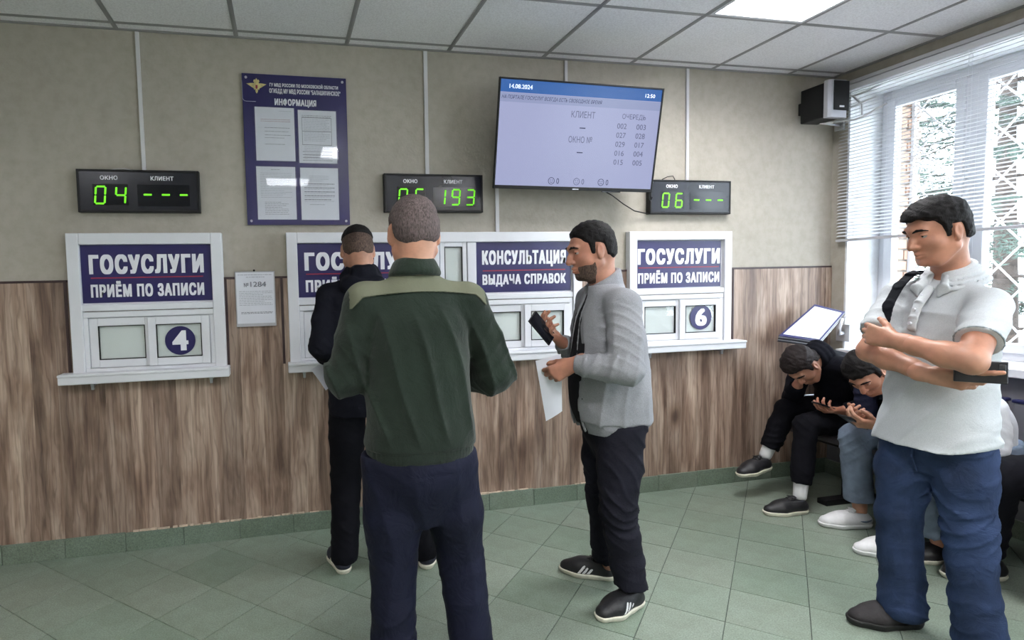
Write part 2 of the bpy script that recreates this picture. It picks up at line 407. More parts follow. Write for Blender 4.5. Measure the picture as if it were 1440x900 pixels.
# ---- floor: 30 cm tiles laid at 45 degrees
fl = struct(box('floor', XL, XR, YB, 0, -.06, -.0035, M['grout']))
def clip(poly, ax, lim, sgn):
    out = []
    for i, p in enumerate(poly):
        q = poly[(i+1) % len(poly)]; a = (p[ax]-lim)*sgn; b = (q[ax]-lim)*sgn
        if a >= 0: out.append(p)
        if a*b < 0:
            t = a/(a-b); out.append(tuple(p[k]+(q[k]-p[k])*t for k in range(2)))
    return out
T = .30; g = .0017; c45 = math.sqrt(.5); FU0, FV0 = (.212, .212)
tiles = []
full = None
camxy = np.array((.806, -3.388))
for i in range(-40, 45):
    for j in range(-40, 45):
        u, v = FU0+T*i, FV0+T*j
        cx, cy = (u+T/2-(v+T/2))*c45, (u+T/2+v+T/2)*c45
        if not (XL-.3 < cx < XR+.3 and YB-.3 < cy < .3): continue
        h = T/2-g
        pl = [((a-b)*c45, (a+b)*c45) for a, b in ((-h, -h), (h, -h), (h, h), (-h, h))]
        pw = [(cx+a, cy+b) for a, b in pl]
        cut = pw
        for ax, lim, sg in ((0, XL, 1), (0, XR-.012, -1), (1, YB, 1), (1, -.018, -1)): cut = clip(cut, ax, lim, sg) if cut else cut
        if len(cut) < 3: continue
        whole = len(cut) == 4 and all(abs(a[0]-b[0])+abs(a[1]-b[1]) < 1e-6 for a, b in zip(cut, pw))
        # in front of the camera?
        d = Vector((cx-.806, cy+3.388, -1.44)); dep = d.dot(_f); px = 583.8+814.9*d.dot(_r)/max(dep, .01); py = 448.8-814.9*d.dot(_u)/max(dep, .01)
        vis = dep > .3 and -90 < px < 1530 and py < 1010
        tiles.append((vis, cx, cy, pl, cut, whole))
rs = MB(); fr = random.Random(2); nvis = 0
def tilemesh(pl):
    m_ = MB(); n = len(pl); b = .0012
    cx = sum(p[0] for p in pl)/n; cy = sum(p[1] for p in pl)/n
    top = [m_.bm.verts.new((cx+(x-cx)*(1-b*1.6), cy+(y-cy)*(1-b*1.6), 0)) for x, y in pl]
    mid = [m_.bm.verts.new((x, y, -.0012)) for x, y in pl]; low = [m_.bm.verts.new((x, y, -.006)) for x, y in pl]
    m_.bm.faces.new(top)
    for A, B in ((mid, top), (low, mid)):
        for k in range(n): m_.bm.faces.new((A[k], A[(k+1) % n], B[(k+1) % n], B[k]))
    me = bpy.data.meshes.new('floor_tile'); bmesh.ops.recalc_face_normals(m_.bm, faces=m_.bm.faces); m_.bm.to_mesh(me); m_.bm.free(); me.materials.append(M['floor_tile']); return me
for vis, cx, cy, pl, cut, whole in tiles:
    if vis and nvis < 295:
        nvis += 1
        if whole:
            full = full or tilemesh(pl); me = full
        else: me = tilemesh([(a-cx, b-cy) for a, b in cut])
        o = bpy.data.objects.new('floor_tile', me); COL.objects.link(o); o.parent = fl; o.location = (cx, cy, fr.uniform(-.0006, .0004))
        o.rotation_euler = (fr.uniform(-.0009, .0009), fr.uniform(-.0009, .0009), 0)
    else: rs.prism([(a, b, -.006) for a, b in cut], (0, 0, .006))
o = rs.build('floor_tiling', M['floor_tile'], fl); o['kind'] = 'stuff'

# ---- ceiling: 60 cm lay-in tiles on a T grid, a bulkhead along the window wall
ce = struct(box('ceiling', XL-.15, XR+.55, YB-.15, .2, HC+.06, HC+.16, M['ceiling_tile']))
BX = [x for x in (np.arange(-4, 9)*.6-.0) if x < XR+.3]; BY = [-.088-.6*k for k in range(-0, 10)]
xs = [XL]+[x for x in BX if XL < x < XR]+[XR]; yy = [0]+[y for y in BY if y > YB]+[YB]
lights = {(3.0, -.688), (.6, -2.488), (3.0, -3.088), (-1.2, -1.288-.6*2), (.6, -4.288), (3.0, -4.888)}
lights = {(3.0, -.688), (1.2, -2.488), (3.0, -3.088), (-1.2, -2.488), (.6, -4.288), (3.0, -4.888)}
cr = random.Random(8)
for a, b in zip(xs, xs[1:]):
    for c, d in zip(yy, yy[1:]):
        if any(abs(a-lx) < .02 and abs(c-ly) < .02 for lx, ly in lights): continue
        t = MB().box(a+.010, b-.010, d+.010, c-.010, HC+.001, HC+.011, .0015)
        t.build('ceiling_tile', M['ceiling_tile'], ce)
for x in xs[1:-1]: MB().box(x-.012, x+.012, YB, 0, HC-.002, HC+.004).box(x-.0025, x+.0025, YB, 0, HC-.0035, HC-.0018).build('ceiling_bar', M['ceiling_bar'], ce)
for y in yy[1:-1]: MB().box(XL, XR, y-.012, y+.012, HC-.001, HC+.003).build('ceiling_bar', M['ceiling_bar'], ce)
struct(MB().box(XL, XR, -.02, 0, HC-.004, HC+.006).build('trim_6', M['ceiling_bar']))
struct(MB().box(XR-.03, XR, YB, 0, HC-.004, HC+.006).build('trim_7', M['ceiling_bar']))

# ---- ceiling lights
names = {(3.0, -.688): 'bright square ceiling light with louvre, near the window above the number 6 counter', (1.2, -2.488): 'square ceiling light overhead, above and just ahead of the camera', (3.0, -3.088): 'square ceiling light behind the camera, on the window side',
         (-1.2, -2.488): 'square ceiling light over the left side of the room', (.6, -4.288): 'square ceiling light behind the camera in the middle', (3.0, -4.888): 'square ceiling light at the back of the room near the windows'}
for (lx, ly) in sorted(lights):
    t = thing('ceiling_light', names[(lx, ly)], 'ceiling light', (lx+.3, ly-.3, HC))
    x0, x1, y0, y1 = lx+.012, lx+.588, ly-.588, ly-.012
    MB().box(x0, x1, y0, y0+.02, HC-.004, HC+.047).box(x0, x1, y1-.02, y1, HC-.004, HC+.047).box(x0, x0+.02, y0+.02, y1-.02, HC-.004, HC+.047).box(x1-.02, x1, y0+.02, y1-.02, HC-.004, HC+.047).build('light_housing', M['white_paint'], t)
    MB().box(x0, x1, y0, y1, HC+.048, HC+.052).build('reflector', M['diffuser'], t)
    for k in range(4):
        xx = x0+.08+k*.139
        MB().tube([(xx, y0+.02, HC+.03), (xx, y1-.02, HC+.03)], .008, 10).build('lamp_tube', M['tube'], t)
    lv = MB()
    for k in range(4):
        xx = x0+.005+k*.1432
    for j in range(9):       # scalloped cross blades
        y = y0+.03+j*(y1-y0-.06)/8
        for k in range(4):
            a = x0+.02+k*.134; pts = [(a+.134*i/8, y, HC+.004-.012*math.sin(math.pi*i/8)) for i in range(9)]
            lv.prism([(a, y, HC+.012)]+pts+[(a+.134, y, HC+.012)], (0, .001, 0))
    for k in range(5):
        a = x0+.02+k*.134; lv.box(a-.0015, a+.0015, y0+.02, y1-.02, HC-.002, HC+.02)
    lv.build('louvre', M['diffuser'], t)
    l = area('lamp_glow', (lx+.3, ly-.3, HC-.02), (0, 0, 0), .54, .54, LAMP_W, (1, .985, .97)); l.parent = t; l.location = (0, 0, .018)

# ================================================================== OUTSIDE
og = struct(box('ground_outside', XR+.55, 30, -22, 14, -1.2, -1.0, M['pale_ground']))
def conifer(x, y, h, seed, label):
    rn = random.Random(seed); t = thing('conifer_tree', label, 'tree', (x, y, -1.0), 'spruces outside the window')
    MB().tube([(x+.05*math.sin(k), y, -1+h*k/8) for k in range(9)], [.16*(1-k/9.5) for k in range(9)], 8).build('trunk', M['bark'], t)
    br = MB(); nd_v = []; nd_f = []
    z = .1
    while z < h-1.3:
        L = 2.3*(1-(z+1)/h)**.7+.25
        for q in range(4):
            a = rn.uniform(0, 6.28); l = L*rn.uniform(.7, 1.1)
            P = [Vector((x, y, z))+Vector((math.cos(a), math.sin(a), 0))*l*s+Vector((0, 0, -.28*l*s*s+.08*l*s)) for s in (0, .35, .7, 1)]
            br.tube(P, [.022, .016, .01, .004], 5, False)
            for s in np.linspace(.15, 1, 12):
                i = min(int(s*3), 2); f = s*3-i; c = P[i].lerp(P[i+1], f)
                for side in (-1, 1):
                    d = Vector((math.cos(a+side*1.0), math.sin(a+side*1.0), rn.uniform(-.35, .1))); tl = .32*l*(1.15-s)*rn.uniform(.6, 1.2)+.1
                    for w_ in np.linspace(.1, 1, 9):
                        b0 = c+d*tl*w_
                        for e in range(4):
                            n_ = Vector((rn.gauss(0, 1), rn.gauss(0, 1), rn.gauss(0, .7))).normalized()*.06+d*.04
                            s_ = n_.orthogonal().normalized()*.009; k = len(nd_v)
                            nd_v += [tuple(b0-s_), tuple(b0+s_), tuple(b0+n_)]; nd_f.append((k, k+1, k+2))
        z += rn.uniform(.24, .36)
    br.build('branches', M['bark'], t)
    me = bpy.data.meshes.new('foliage'); me.from_pydata(nd_v, [], nd_f); me.update(); o = link('foliage', me, M['needles'], t); o['kind'] = 'stuff'
conifer(9.3, 1.9, 7.2, 1, 'dark spruce outside the window, nearest the front wall')
conifer(12.6, 5.8, 7.5, 4, 'spruce further off outside, seen through the narrow left pane')
conifer(9.6, -2.9, 6.5, 2, 'spruce outside, towards the right edge of the window')
# ================================================================== FIXTURES ON THE FRONT WALL
def sash(x0, x1, z0, z1, y, parent, w=.042, bl='blind_panel'):
    s = MB(); s.ringy(x0, x1, y-.018, y, z0, z1, w, .003)
    so = s.build('sash', M['white_pvc'], parent)
    g_ = MB(); gw = .004
    g_.ringy(x0+w-.0003, x1-w+.0003, y-.0186, y-.004, z0+w-.0003, z1-w+.0003, gw)
    g_.build('gasket', M['black_plastic'], so)
    MB().box(x0+w, x1-w, y-.010, y-.007, z0+w, z1-w).build('pane', M['glass'], so)
    MB().box(x0+w, x1-w, y-.004, y-.002, z0+w, z1-w).build(bl, M['blind_backing'], so)
    return so
def casing(parent, x0, x1, z0, z1, depth=.05, w=.06, mids=()):
    c = MB(); c.box(x0+w, x1-w, -depth, 0, z1-w, z1, .004).box(x0, x0+w, -depth, 0, z0, z1, .004).box(x1-w, x1, -depth, 0, z0, z1, .004)
    for m_ in mids: c.box(m_-.028, m_+.028, -depth+.006, 0, z0, z1-w, .004)
    c.build('casing', M['white_pvc'], parent)
def sill(parent, x0, x1, z0=.945, z1=1.0, d=.10, brk=()):
    MB().box(x0, x1, -d, -.0125, z0, z1-.012, .006).box(x0, x1, -d-.006, -.0125, z1-.014, z1, .004).build('shelf', M['white_pvc'], parent)
    for b in brk: MB().box(b-.008, b+.008, -d+.01, -.0125, z0-.012, z0+.002).box(b-.007, b+.007, -d+.012, -d+.028, z0-.032, z0-.01, .002).build('bracket', M['steel'], parent)
def sign(parent, x0, x1, z0, z1, l1, l2, y=-.028, pad=.045, sp2=1.0):
    s = MB().box(x0, x1, y, y+.008, z0, z1, .001).build('sign_panel', M['navy'], parent); h = z1-z0; w = x1-x0-2*pad; cx = (x0+x1)/2
    text('lettering', l1, cx, z0+h*.665, w, h*.31, M['letter_white'], s, y=y, bold=.075, spacing=1.24)
    MB().box(x0+pad, x1-pad, y-.0015, y, z0+h*.42, z0+h*.442).build('red_line', M['red_line'], s)
    text('lettering', l2, cx, z0+h*.235, w, h*.23 if 'Ё' not in l2 else h*.265, M['letter_white'], s, y=y, bold=.065, spacing=1.2)
    MB().box(x0-.012, x1+.012, y+.006, 0, z0-.012, z1+.012).build('backing', M['white_pvc'], parent)
def disc(parent, cx, cz, r, num, y):
    n = 40; d = MB().prism([(cx+r*math.cos(2*math.pi*k/n), y, cz+r*math.sin(2*math.pi*k/n)) for k in range(n)], (0, -.0012, 0)).build('number_disc', M['navy'], parent)
    text('number', num, cx, cz, r*.85, r*1.3, M['letter_white'], d, y=y-.0012, bold=.055)
def lower(parent, x0, x1, z0, z1, order, num=None):
    """two sliding sashes in a recessed track; order = which one is in front"""
    t = MB(); t.box(x0, x1, -.042, 0, z1-.03, z1, .003).box(x0, x0+.022, -.04, 0, z0+.018, z1-.03, .003).box(x1-.022, x1, -.04, 0, z0+.018, z1-.03, .003).box(x0, x1, -.04, 0, z0, z0+.018, .003)
    t.build('track', M['white_pvc'], parent)
    MB().box(x0, x1, -.0125, -.0005, z0, z1).build('backing', M['white_pvc'], parent)
    a, b, m_ = x0+.024, x1-.024, (x0+x1)/2
    L = sash(a, m_+.012, z0+.020, z1-.034, -.0135, parent)
    Rr = sash(m_-.012, b, z0+.020, z1-.034, -.0325 if order else -.0135-.019, parent)
    return L, Rr
# window 4
t = thing('service_window', 'white service counter window with navy sign and number 4 disc, at far left', 'service window', (.087, 0, .945))
casing(t, -.290, .482, .995, 1.731); sign(t, -.230, .420, 1.365, 1.670, 'ГОСУСЛУГИ', 'ПРИЁМ ПО ЗАПИСИ')
box('crossbar', -.235, .425, -.044, 0, 1.322, 1.356, M['white_pvc'], t, .004)
L, Rr = lower(t, -.230, .422, 1.0, 1.318, 1)
disc(Rr, .245, 1.150, .078, '4', -.0325-.0105); sill(t, -.350, .497, brk=(-.19, .40))
# window 5 + consulting counter (one long unit)
t = thing('service_window', 'long white double service counter window behind the men, with consultation sign', 'service window', (1.7, 0, .945))
casing(t, .825, 2.640, .995, 1.731, mids=(1.685, 1.915))
sign(t, .885, 1.645, 1.365, 1.670, 'ГОСУСЛУГИ', 'ПРИЁМ ПО ЗАПИСИ'); sign(t, 1.950, 2.572, 1.365, 1.672, 'КОНСУЛЬТАЦИЯ', 'ВЫДАЧА СПРАВОК', pad=.038)
box('crossbar', .880, 2.580, -.043, 0, 1.322, 1.356, M['white_pvc'], t, .004)
sash(1.718, 1.885, 1.362, 1.672, -.02, t, .028); box('backing', 1.715, 1.888, -.016, -.001, 1.36, 1.675, M['white_pvc'], t)
L, Rr = lower(t, .885, 1.655, 1.0, 1.318, 1)
L, Rr = lower(t, 1.945, 2.578, 1.0, 1.318, 1)
MB().tube([(2.48, -.046, 1.26), (2.51, -.046, 1.25), (2.523, -.046, 1.215), (2.528, -.046, 1.16)], .003, 6).build('cord', M['black_plastic'], Rr)
box('panel', 1.715, 1.888, -.03, -.001, 1.0, 1.318, M['white_pvc'], t, .003)
sill(t, .812, 2.66, brk=(.90, 1.8, 2.5))
# window 6
t = thing('service_window', 'white service counter window with number 6 disc, nearest the corner', 'service window', (3.37, 0, .945))
casing(t, 2.975, 3.742, .995, 1.731, w=.055); sign(t, 3.035, 3.672, 1.365, 1.672, 'ГОСУСЛУГИ', 'ПРИЁМ ПО ЗАПИСИ', pad=.016, sp2=1.0)
box('crossbar', 3.03, 3.69, -.043, 0, 1.322, 1.356, M['white_pvc'], t, .004)
L, Rr = lower(t, 3.03, 3.684, 1.0, 1.318, 1)
disc(Rr, 3.508, 1.163, .083, '6', -.0325-.0105); sill(t, 2.93, 3.82, brk=(3.10, 3.64))

# LED displays
SEG = {'0': 'abcdef', '1': 'bc', '3': 'abgcd', '4': 'fgbc', '5': 'afgcd', '6': 'afgecd', '9': 'abfgcd', '-': 'g'}
def digit(ch, cx, cz, w, h, y, parent, sl=.10):
    m_ = MB(); q = h*.055; e = h*.02
    def P(x, z): return (cx+x+z*sl, y, cz+z)
    hw, hh = w/2, h/2
    S = {'a': ((-hw, hh), (hw, hh)), 'b': ((hw, hh), (hw, 0)), 'c': ((hw, 0), (hw, -hh)), 'd': ((-hw, -hh), (hw, -hh)), 'e': ((-hw, 0), (-hw, -hh)), 'f': ((-hw, hh), (-hw, 0)), 'g': ((-hw, 0), (hw, 0))}
    for s in SEG[ch]:
        a, b = Vector(S[s][0]), Vector(S[s][1]); d = (b-a).normalized(); n = Vector((-d.y, d.x)); a = a+d*(q*.5+e); b = b-d*(q*.5+e)
        pts = [a-d*q*.5, a+n*q, b+n*q, b+d*q*.5, b-n*q, a-n*q]
        m_.prism([P(*p) for p in pts], (0, -.001, 0))
    return m_.build('lit_digit' if ch != '-' else 'lit_dash', M['led'], parent)
def display(cx, cz, w, h, win, cli, label, depth=.045, frame='black_plastic'):
    t = thing('queue_display', label, 'display', (cx, 0, cz-h/2), 'electronic window number displays')
    b = MB(); e = .012; x0, x1, z0, z1 = cx-w/2, cx+w/2, cz-h/2, cz+h/2
    b.box(x0, x1, -depth+.006, -.0005, z0, z1, .002); b.ringy(x0, x1, -depth-.002, -depth+.006, z0, z1, e, .002); b.build('display_housing', M[frame], t)
    MB().box(x0+e, x1-e, -depth, -depth+.0055, z0+e, z1-e).build('face_plate', M['display_face'], t)
    y = -depth
    MB().box(cx-.225, cx-.055, y-.0015, y, cz-.075, cz+.035).build('number_slot', M['display_slot'], t)
    MB().box(cx-.010, cx+.250, y-.0015, y, cz-.078, cz+.035).build('number_slot', M['display_slot'], t)
    text('lettering', 'ОКНО', cx-.145, cz+.068, .083, .021, M['letter_white'], t, y=y, bold=.035, spacing=1.1)
    text('lettering', 'КЛИЕНТ', cx+.115, cz+.068, .112, .021, M['letter_white'], t, y=y, bold=.035, spacing=1.1)
    for i, ch in enumerate(win): digit(ch, cx-.190+.098*i, cz-.022, .046, .088, y-.0015, t)
    for i, ch in enumerate(cli): digit(ch, cx+.040+.090*i, cz-.022 if ch != '-' else cz-.018, .046, .088, y-.0015, t)
display(.078, 1.950, .600, .222, '04', '---', 'black queue display showing green 04, above the number 4 counter')
display(1.690, 1.958, .600, .222, '05', '193', 'black queue display showing green 05 and 193, above the two men')
display(3.426, 1.953, .605, .218, '06', '---', 'grey queue display showing green 06, beside the hanging television', frame='black_plastic')

# cable ducts
def duct(x0, z0, x1, z1, label, w=.018):
    o = MB().prism([(x0-w/2, -.012, z0), (x0+w/2, -.012, z0), (x1+w/2, -.012, z1), (x1-w/2, -.012, z1)], (0, .0115, 0)).build('cable_duct', M['conduit'])
    tag(o, label, 'cable duct', 'cable ducts on the front wall')
duct(.097, 2.785, .099, 2.066, 'white cable duct running down to the leftmost queue display')
duct(1.660, 2.785, 1.658, 2.072, 'white cable duct running down to the middle queue display', .022)
duct(2.556, 2.785, 2.56, 2.45, 'short white cable duct between ceiling and television')
duct(3.421, 2.785, 3.423, 2.066, 'white cable duct running down to the queue display beside the television', .02)
duct(2.093, 2.06, 2.094, 1.735, 'white cable duct from under the television to the long counter window', .022)
o = MB().tube([(.04, -.02, 2.065), (0, -.015, 2.072), (-.05, -.01, 2.069), (-.09, -.008, 2.063)], .002, 5).build('loose_wire', M['conduit']); tag(o, 'thin pale wire lying along the top of the 04 display', 'wire')

# ---- information board
def lines(parent, rn, x0, x1, ztop, n, dz, m=M['ink'], th=.002, y=-.02, jag=.3):
    b = MB()
    for i in range(n):
        z = ztop-i*dz; a = x0; e = x1-(x1-x0)*rn.uniform(0, jag)*(rn.random() < .35)
        while a < e-.004:
            l = min(rn.uniform(.006, .02), e-a); b.box(a, a+l, y-.0004, y, z, z+th); a += l+.0028
    return b.build('print', m, parent)
t = thing('information_board', 'navy information board with gold eagle emblem and four papers', 'notice board', (.905, 0, 1.78), None)
MB().box(.620, 1.190, -.018, -.013, 1.776, 2.600, .001).build('board_panel', M['navy'], t)
for sx in (.642, 1.168):
    for sz in (1.798, 2.578):
        MB().tube([(sx, -.018, sz), (sx, -.022, sz)], .007, 12).build('screw_cap', M['silver'], t); MB().tube([(sx, -.0128, sz), (sx, -.0005, sz)], .006, 8).build('standoff', M['steel'], t)
y = -.018
text('lettering', 'ГУ МВД РОССИИ ПО МОСКОВСКОЙ ОБЛАСТИ', .955, 2.545, .375, .026, M['letter_white'], t, y=y, bold=.04, spacing=1.1)
text('lettering', 'ОГИБДД МУ МВД РОССИИ "БАЛАШИХИНСКОЕ"', .960, 2.510, .390, .028, M['letter_white'], t, y=y, bold=.04, spacing=1.1)
text('lettering', 'ИНФОРМАЦИЯ', .905, 2.450, .225, .042, M['letter_white'], t, y=y, bold=.055, spacing=1.15)
# emblem: double-headed eagle
def poly(pts, cx, cz, s, name='emblem', m='gold', d=.0015, par=t, yy=y): return MB().prism([(cx+a*s, yy, cz+b*s) for a, b in pts], (0, -d, 0)).build(name, M[m], par)
half = [(0, -1.0), (.12, -.95), (.28, -.62), (.2, -.42), (.5, -.5), (.62, -.25), (1.0, -.12), (1.5, .12), (2.0, .35), (1.25, .42), (.8, .45), (.55, .42), (.42, .58), (.62, .70), (.5, .92), (.3, .98), (.18, .8), (.1, 1.05), (0, 1.2)]
half = [(p_[0]*.78, p_[1]*1.1) for p_ in half]
poly(half+[(-a, b) for a, b in half[1:-1]][::-1], .697, 2.532, .034)
poly([(-.16, -.28), (.0, -.45), (.16, -.28), (.16, .2), (-.16, .2)], .697, 2.532, .034, 'emblem_shield', 'red_line', .0022)
arc = [(.640+.02*math.cos(a), -.0185, 2.47+.02*math.sin(a)) for a in np.linspace(math.pi, 1.5*math.pi, 8)]
MB().tube([(.620+.0, -.0185, 2.56), (.620, -.0185, 2.47)]+arc+[(.69, -.0185, 2.45)], .0015, 5).build('outline', M['ink_pale'], t)
pr = random.Random(11)
for i, (px0, pz0) in enumerate(((.682, 2.130), (.915, 2.122), (.678, 1.806), (.917, 1.804))):
    pw, ph = .212, .292
    p_ = MB().box(px0, px0+pw, -.0198, -.0182, pz0, pz0+ph).build('paper_sheet', M['paper'], t)
    MB().box(px0-.006, px0+pw+.006, -.0212, -.0206, pz0-.005, pz0+ph+.003).build('clear_pocket', M['pocket'], p_)
    if i == 0:
        lines(p_, pr, px0+.13, px0+.20, pz0+.272, 1, .01, M['ink_pale']); lines(p_, pr, px0+.03, px0+.19, pz0+.225, 2, .01, M['red_line'], .0015)
        for q in (.18, .16, .14, .125, .09): lines(p_, pr, px0+.05, px0+.19, pz0+q, 1, .01)
    elif i == 1:
        lines(p_, pr, px0+.02, px0+.19, pz0+.262, 2, .008)
        lines(p_, pr, px0+.03, px0+.175, pz0+.24, 14, .009, M['ink_pale'])
        f = MB(); 
        for zz in (.25, .175, .10, .062, .045, .03, .014): f.box(px0+.02, px0+.185, -.0203, -.0198, pz0+zz, pz0+zz+.0025)
        f.box(px0+.02, px0+.022, -.0203, -.0198, pz0+.1, pz0+.25).box(px0+.183, px0+.185, -.0203, -.0198, pz0+.1, pz0+.25); f.build('print', M['ink'], p_)
        lines(p_, pr, px0+.03, px0+.17, pz0+.09, 9, .0095, M['ink_pale'])
    elif i == 2:
        lines(p_, pr, px0+.08, px0+.14, pz0+.275, 1, .01); lines(p_, pr, px0+.02, px0+.19, pz0+.255, 15, .0095, M['ink_pale']); lines(p_, pr, px0+.04, px0+.17, pz0+.095, 8, .0095)
    else:
        lines(p_, pr, px0+.05, px0+.16, pz0+.245, 4, .009, M['ink_pale'])
        for q in (.2, .178, .156, .134, .112): lines(p_, pr, px0+.02, px0+.19, pz0+q, 1, .01, M['ink'], .004); lines(p_, pr, px0+.02, px0+.19, pz0+q-.008, 1, .01, M['ink_pale'])
        lines(p_, pr, px0+.05, px0+.15, pz0+.085, 1, .01)

# ---- notice no. 1284
t = thing('wall_notice', 'clear plastic holder with white notice number 1284, between two counter windows', 'notice', (.648, 0, 1.21))
MB().box(.540, .756, -.024, -.0195, 1.212, 1.518, .002).build('holder', M['silver'], t)
p_ = MB().box(.546, .750, -.0262, -.0242, 1.218, 1.512).build('paper_sheet', M['paper'], t)
MB().tube([(.645, -.0195, 1.523), (.645, -.026, 1.523)], .006, 10).build('nail', M['black_plastic'], t)
lines(p_, pr, .556, .742, 1.498, 1, .01, y=-.0262); lines(p_, pr, .60, .70, 1.485, 1, .01, y=-.0262)
text('print', '№', .600, 1.443, .024, .022, M['ink'], p_, y=-.0262, bold=.01); text('print', '1284', .665, 1.446, .084, .028, M['ink'], p_, y=-.0262, bold=.01)
lines(p_, pr, .560, .740, 1.405, 9, .0095, M['ink_pale'], .003, y=-.0262); lines(p_, pr, .568, .740, 1.288, 2, .006, M['ink'], .003, y=-.0262)
MB().box(.540, .756, -.027, -.019, 1.210, 1.228, .001).build('holder_lip', M['silver'], t)

# ---- television on a tilting bracket
A = [Vector(p) for p in ((2.001, -.31, 2.551), (3.040, -.30, 2.543), (3.016, -.20, 1.957), (2.001, -.20, 1.972))]   # TL TR BR BL
ux = ((A[1]-A[0])+(A[2]-A[3])).normalized(); uz0 = ((A[0]-A[3])+(A[1]-A[2])).normalized()
nrm = ux.cross(uz0).normalized(); uz = nrm.cross(ux).normalized(); cen = sum(A, Vector())/4
tw, th = 1.032, .600
t = thing('television', 'flat television hung from the wall showing the queue list', 'television', (cen.x, -.02, 1.96))
def tv(name, a0, a1, b0, b1, n0, n1, m, par=None, bev=0):
    Mx = Matrix(((ux.x, nrm.x, uz.x, cen.x), (ux.y, nrm.y, uz.y, cen.y), (ux.z, nrm.z, uz.z, cen.z), (0, 0, 0, 1)))
    return MB().box(a0, a1, n0, n1, b0, b1, bev, M4=Mx).build(name, m, par or t)
# nrm = ux x uz points to -y (towards the room)
tv('tv_back', -tw/2+.02, tw/2-.02, -th/2+.02, th/2-.02, -.045, -.008, M['black_plastic'], bev=.008)
bz = .010
f = MB()
Mx = Matrix(((ux.x, nrm.x, uz.x, cen.x), (ux.y, nrm.y, uz.y, cen.y), (ux.z, nrm.z, uz.z, cen.z), (0, 0, 0, 1)))
for a in ((-tw/2+bz, tw/2-bz, th/2-bz, th/2), (-tw/2+bz, tw/2-bz, -th/2, -th/2+.020), (-tw/2, -tw/2+bz, -th/2, th/2), (tw/2-bz, tw/2, -th/2, th/2)): f.box(a[0], a[1], -.010, .006, a[2], a[3], .002, M4=Mx)
f.build('bezel', M['black_plastic'], t)
sx0, sx1, sz0, sz1 = -tw/2+bz, tw/2-bz, -th/2+.02, th/2-bz
sc = tv('screen', sx0, sx1, sz0, sz1, -.009, 0, M['screen'])
SW, SH = sx1-sx0, sz1-sz0
tv('title_bar', sx0, sx1, sz1-SH*.115, sz1, 0, .0008, M['screen_blue'], sc); tv('message_bar', sx0, sx1, sz1-SH*.205, sz1-SH*.12, 0, .0006, M['screen_strip'], sc)
def stx(s, fx, fz, w, h, m, bold=0., slant=0): text('screen_text', s, sx0+SW*fx, sz1-SH*fz, w, h, M[m], sc, org=cen+nrm*.0008, ux=ux, uz=uz, bold=bold, slant=slant, depth=.0006)
stx('14.08.2024', .120, .060, SW*.135, .022, 'screen_white', .015); stx('12:50', .925, .065, SW*.062, .020, 'screen_white')
stx('НА ПОРТАЛЕ ГОСУСЛУГ ВСЕГДА ЕСТЬ СВОБОДНОЕ ВРЕМЯ', .315, .162, SW*.61, .024, 'screen_ink_dark', 0, .25)
stx('КЛИЕНТ', .510, .285, .150, .036, 'screen_ink'); stx('ОЧЕРЕДЬ', .835, .283, .155, .034, 'screen_ink')
stx('—', .512, .415, .036, .005, 'screen_ink_dark', .01); stx('ОКНО №', .505, .528, .150, .036, 'screen_ink'); stx('—', .508, .655, .036, .005, 'screen_ink_dark', .01)
for i, (a, b) in enumerate((('002', '003'), ('027', '028'), ('029', '017'), ('016', '004'), ('015', '005'))):
    stx(a, .762, .375+.090*i, .062, .030, 'screen_ink'); stx(b, .888, .375+.090*i, .062, .030, 'screen_ink')
for i, fx in enumerate((.345, .505, .663)):
    mm = M['screen_ink_dark' if i != 1 else 'screen_ink']; c = cen+nrm*.001+ux*(sx0+SW*fx)+uz*(sz1-SH*.945); r_ = .019
    b = MB(); b.tube([c+(ux*math.cos(a)+uz*math.sin(a))*r_ for a in np.linspace(0, 2*math.pi, 25)], .0016, 5)
    for s in (-1, 1): b.tube([c+ux*s*.007+uz*.005-nrm*.001, c+ux*s*.007+uz*.005+nrm*.001], .0024, 8)
    cv = (1, 0, -1)[i]; b.tube([c+ux*q+uz*(-.007+cv*(abs(q)/.009)**2*.004-cv*.002) for q in np.linspace(-.009, .009, 7)], .0012, 5)
    b.build('face_icon', mm, sc)
    stx('0', fx+.040, .945, .017, .032, 'screen_ink_dark' if i != 1 else 'screen_ink')
tv('logo_light', -.02, .02, -th/2+.004, -th/2+.010, .006, .0068, M['silver'])
tv('control_panel', .18, .30, -th/2-.006, -th/2+.002, -.01, .004, M['display_slot'], bev=.001)
# bracket
b = MB(); b.box(2.40, 2.64, -.012, -.0005, 2.14, 2.40, .002); b.tube([(2.52, -.012, 2.30), (2.52, -.14, 2.33), (2.52, -.19, 2.30)], .018, 10); b.build('wall_bracket', M['black_plastic'], t)
o = MB().tube([(2.72, -.17, 1.965), (2.80, -.13, 1.945), (2.90, -.09, 1.90), (3.0, -.06, 1.86), (3.09, -.04, 1.848), (3.118, -.03, 1.85)], .0035, 6).build('cable', M['black_plastic']); tag(o, 'black cable drooping from the television to the 06 display', 'cable')
o = MB().tube([(3.03, -.16, 1.985), (3.08, -.10, 1.93), (3.12, -.055, 1.925), (3.135, -.05, 1.95)], .003, 6).build('cable', M['black_plastic']); tag(o, 'second thin black cable at the television corner beside the 06 display', 'cable')
o = MB().tube([(3.22, -.03, 2.066), (3.26, -.03, 2.085), (3.30, -.03, 2.09), (3.315, -.03, 2.066)], .003, 6).build('cable', M['black_plastic']); tag(o, 'small loop of black cable on top of the 06 display', 'cable')

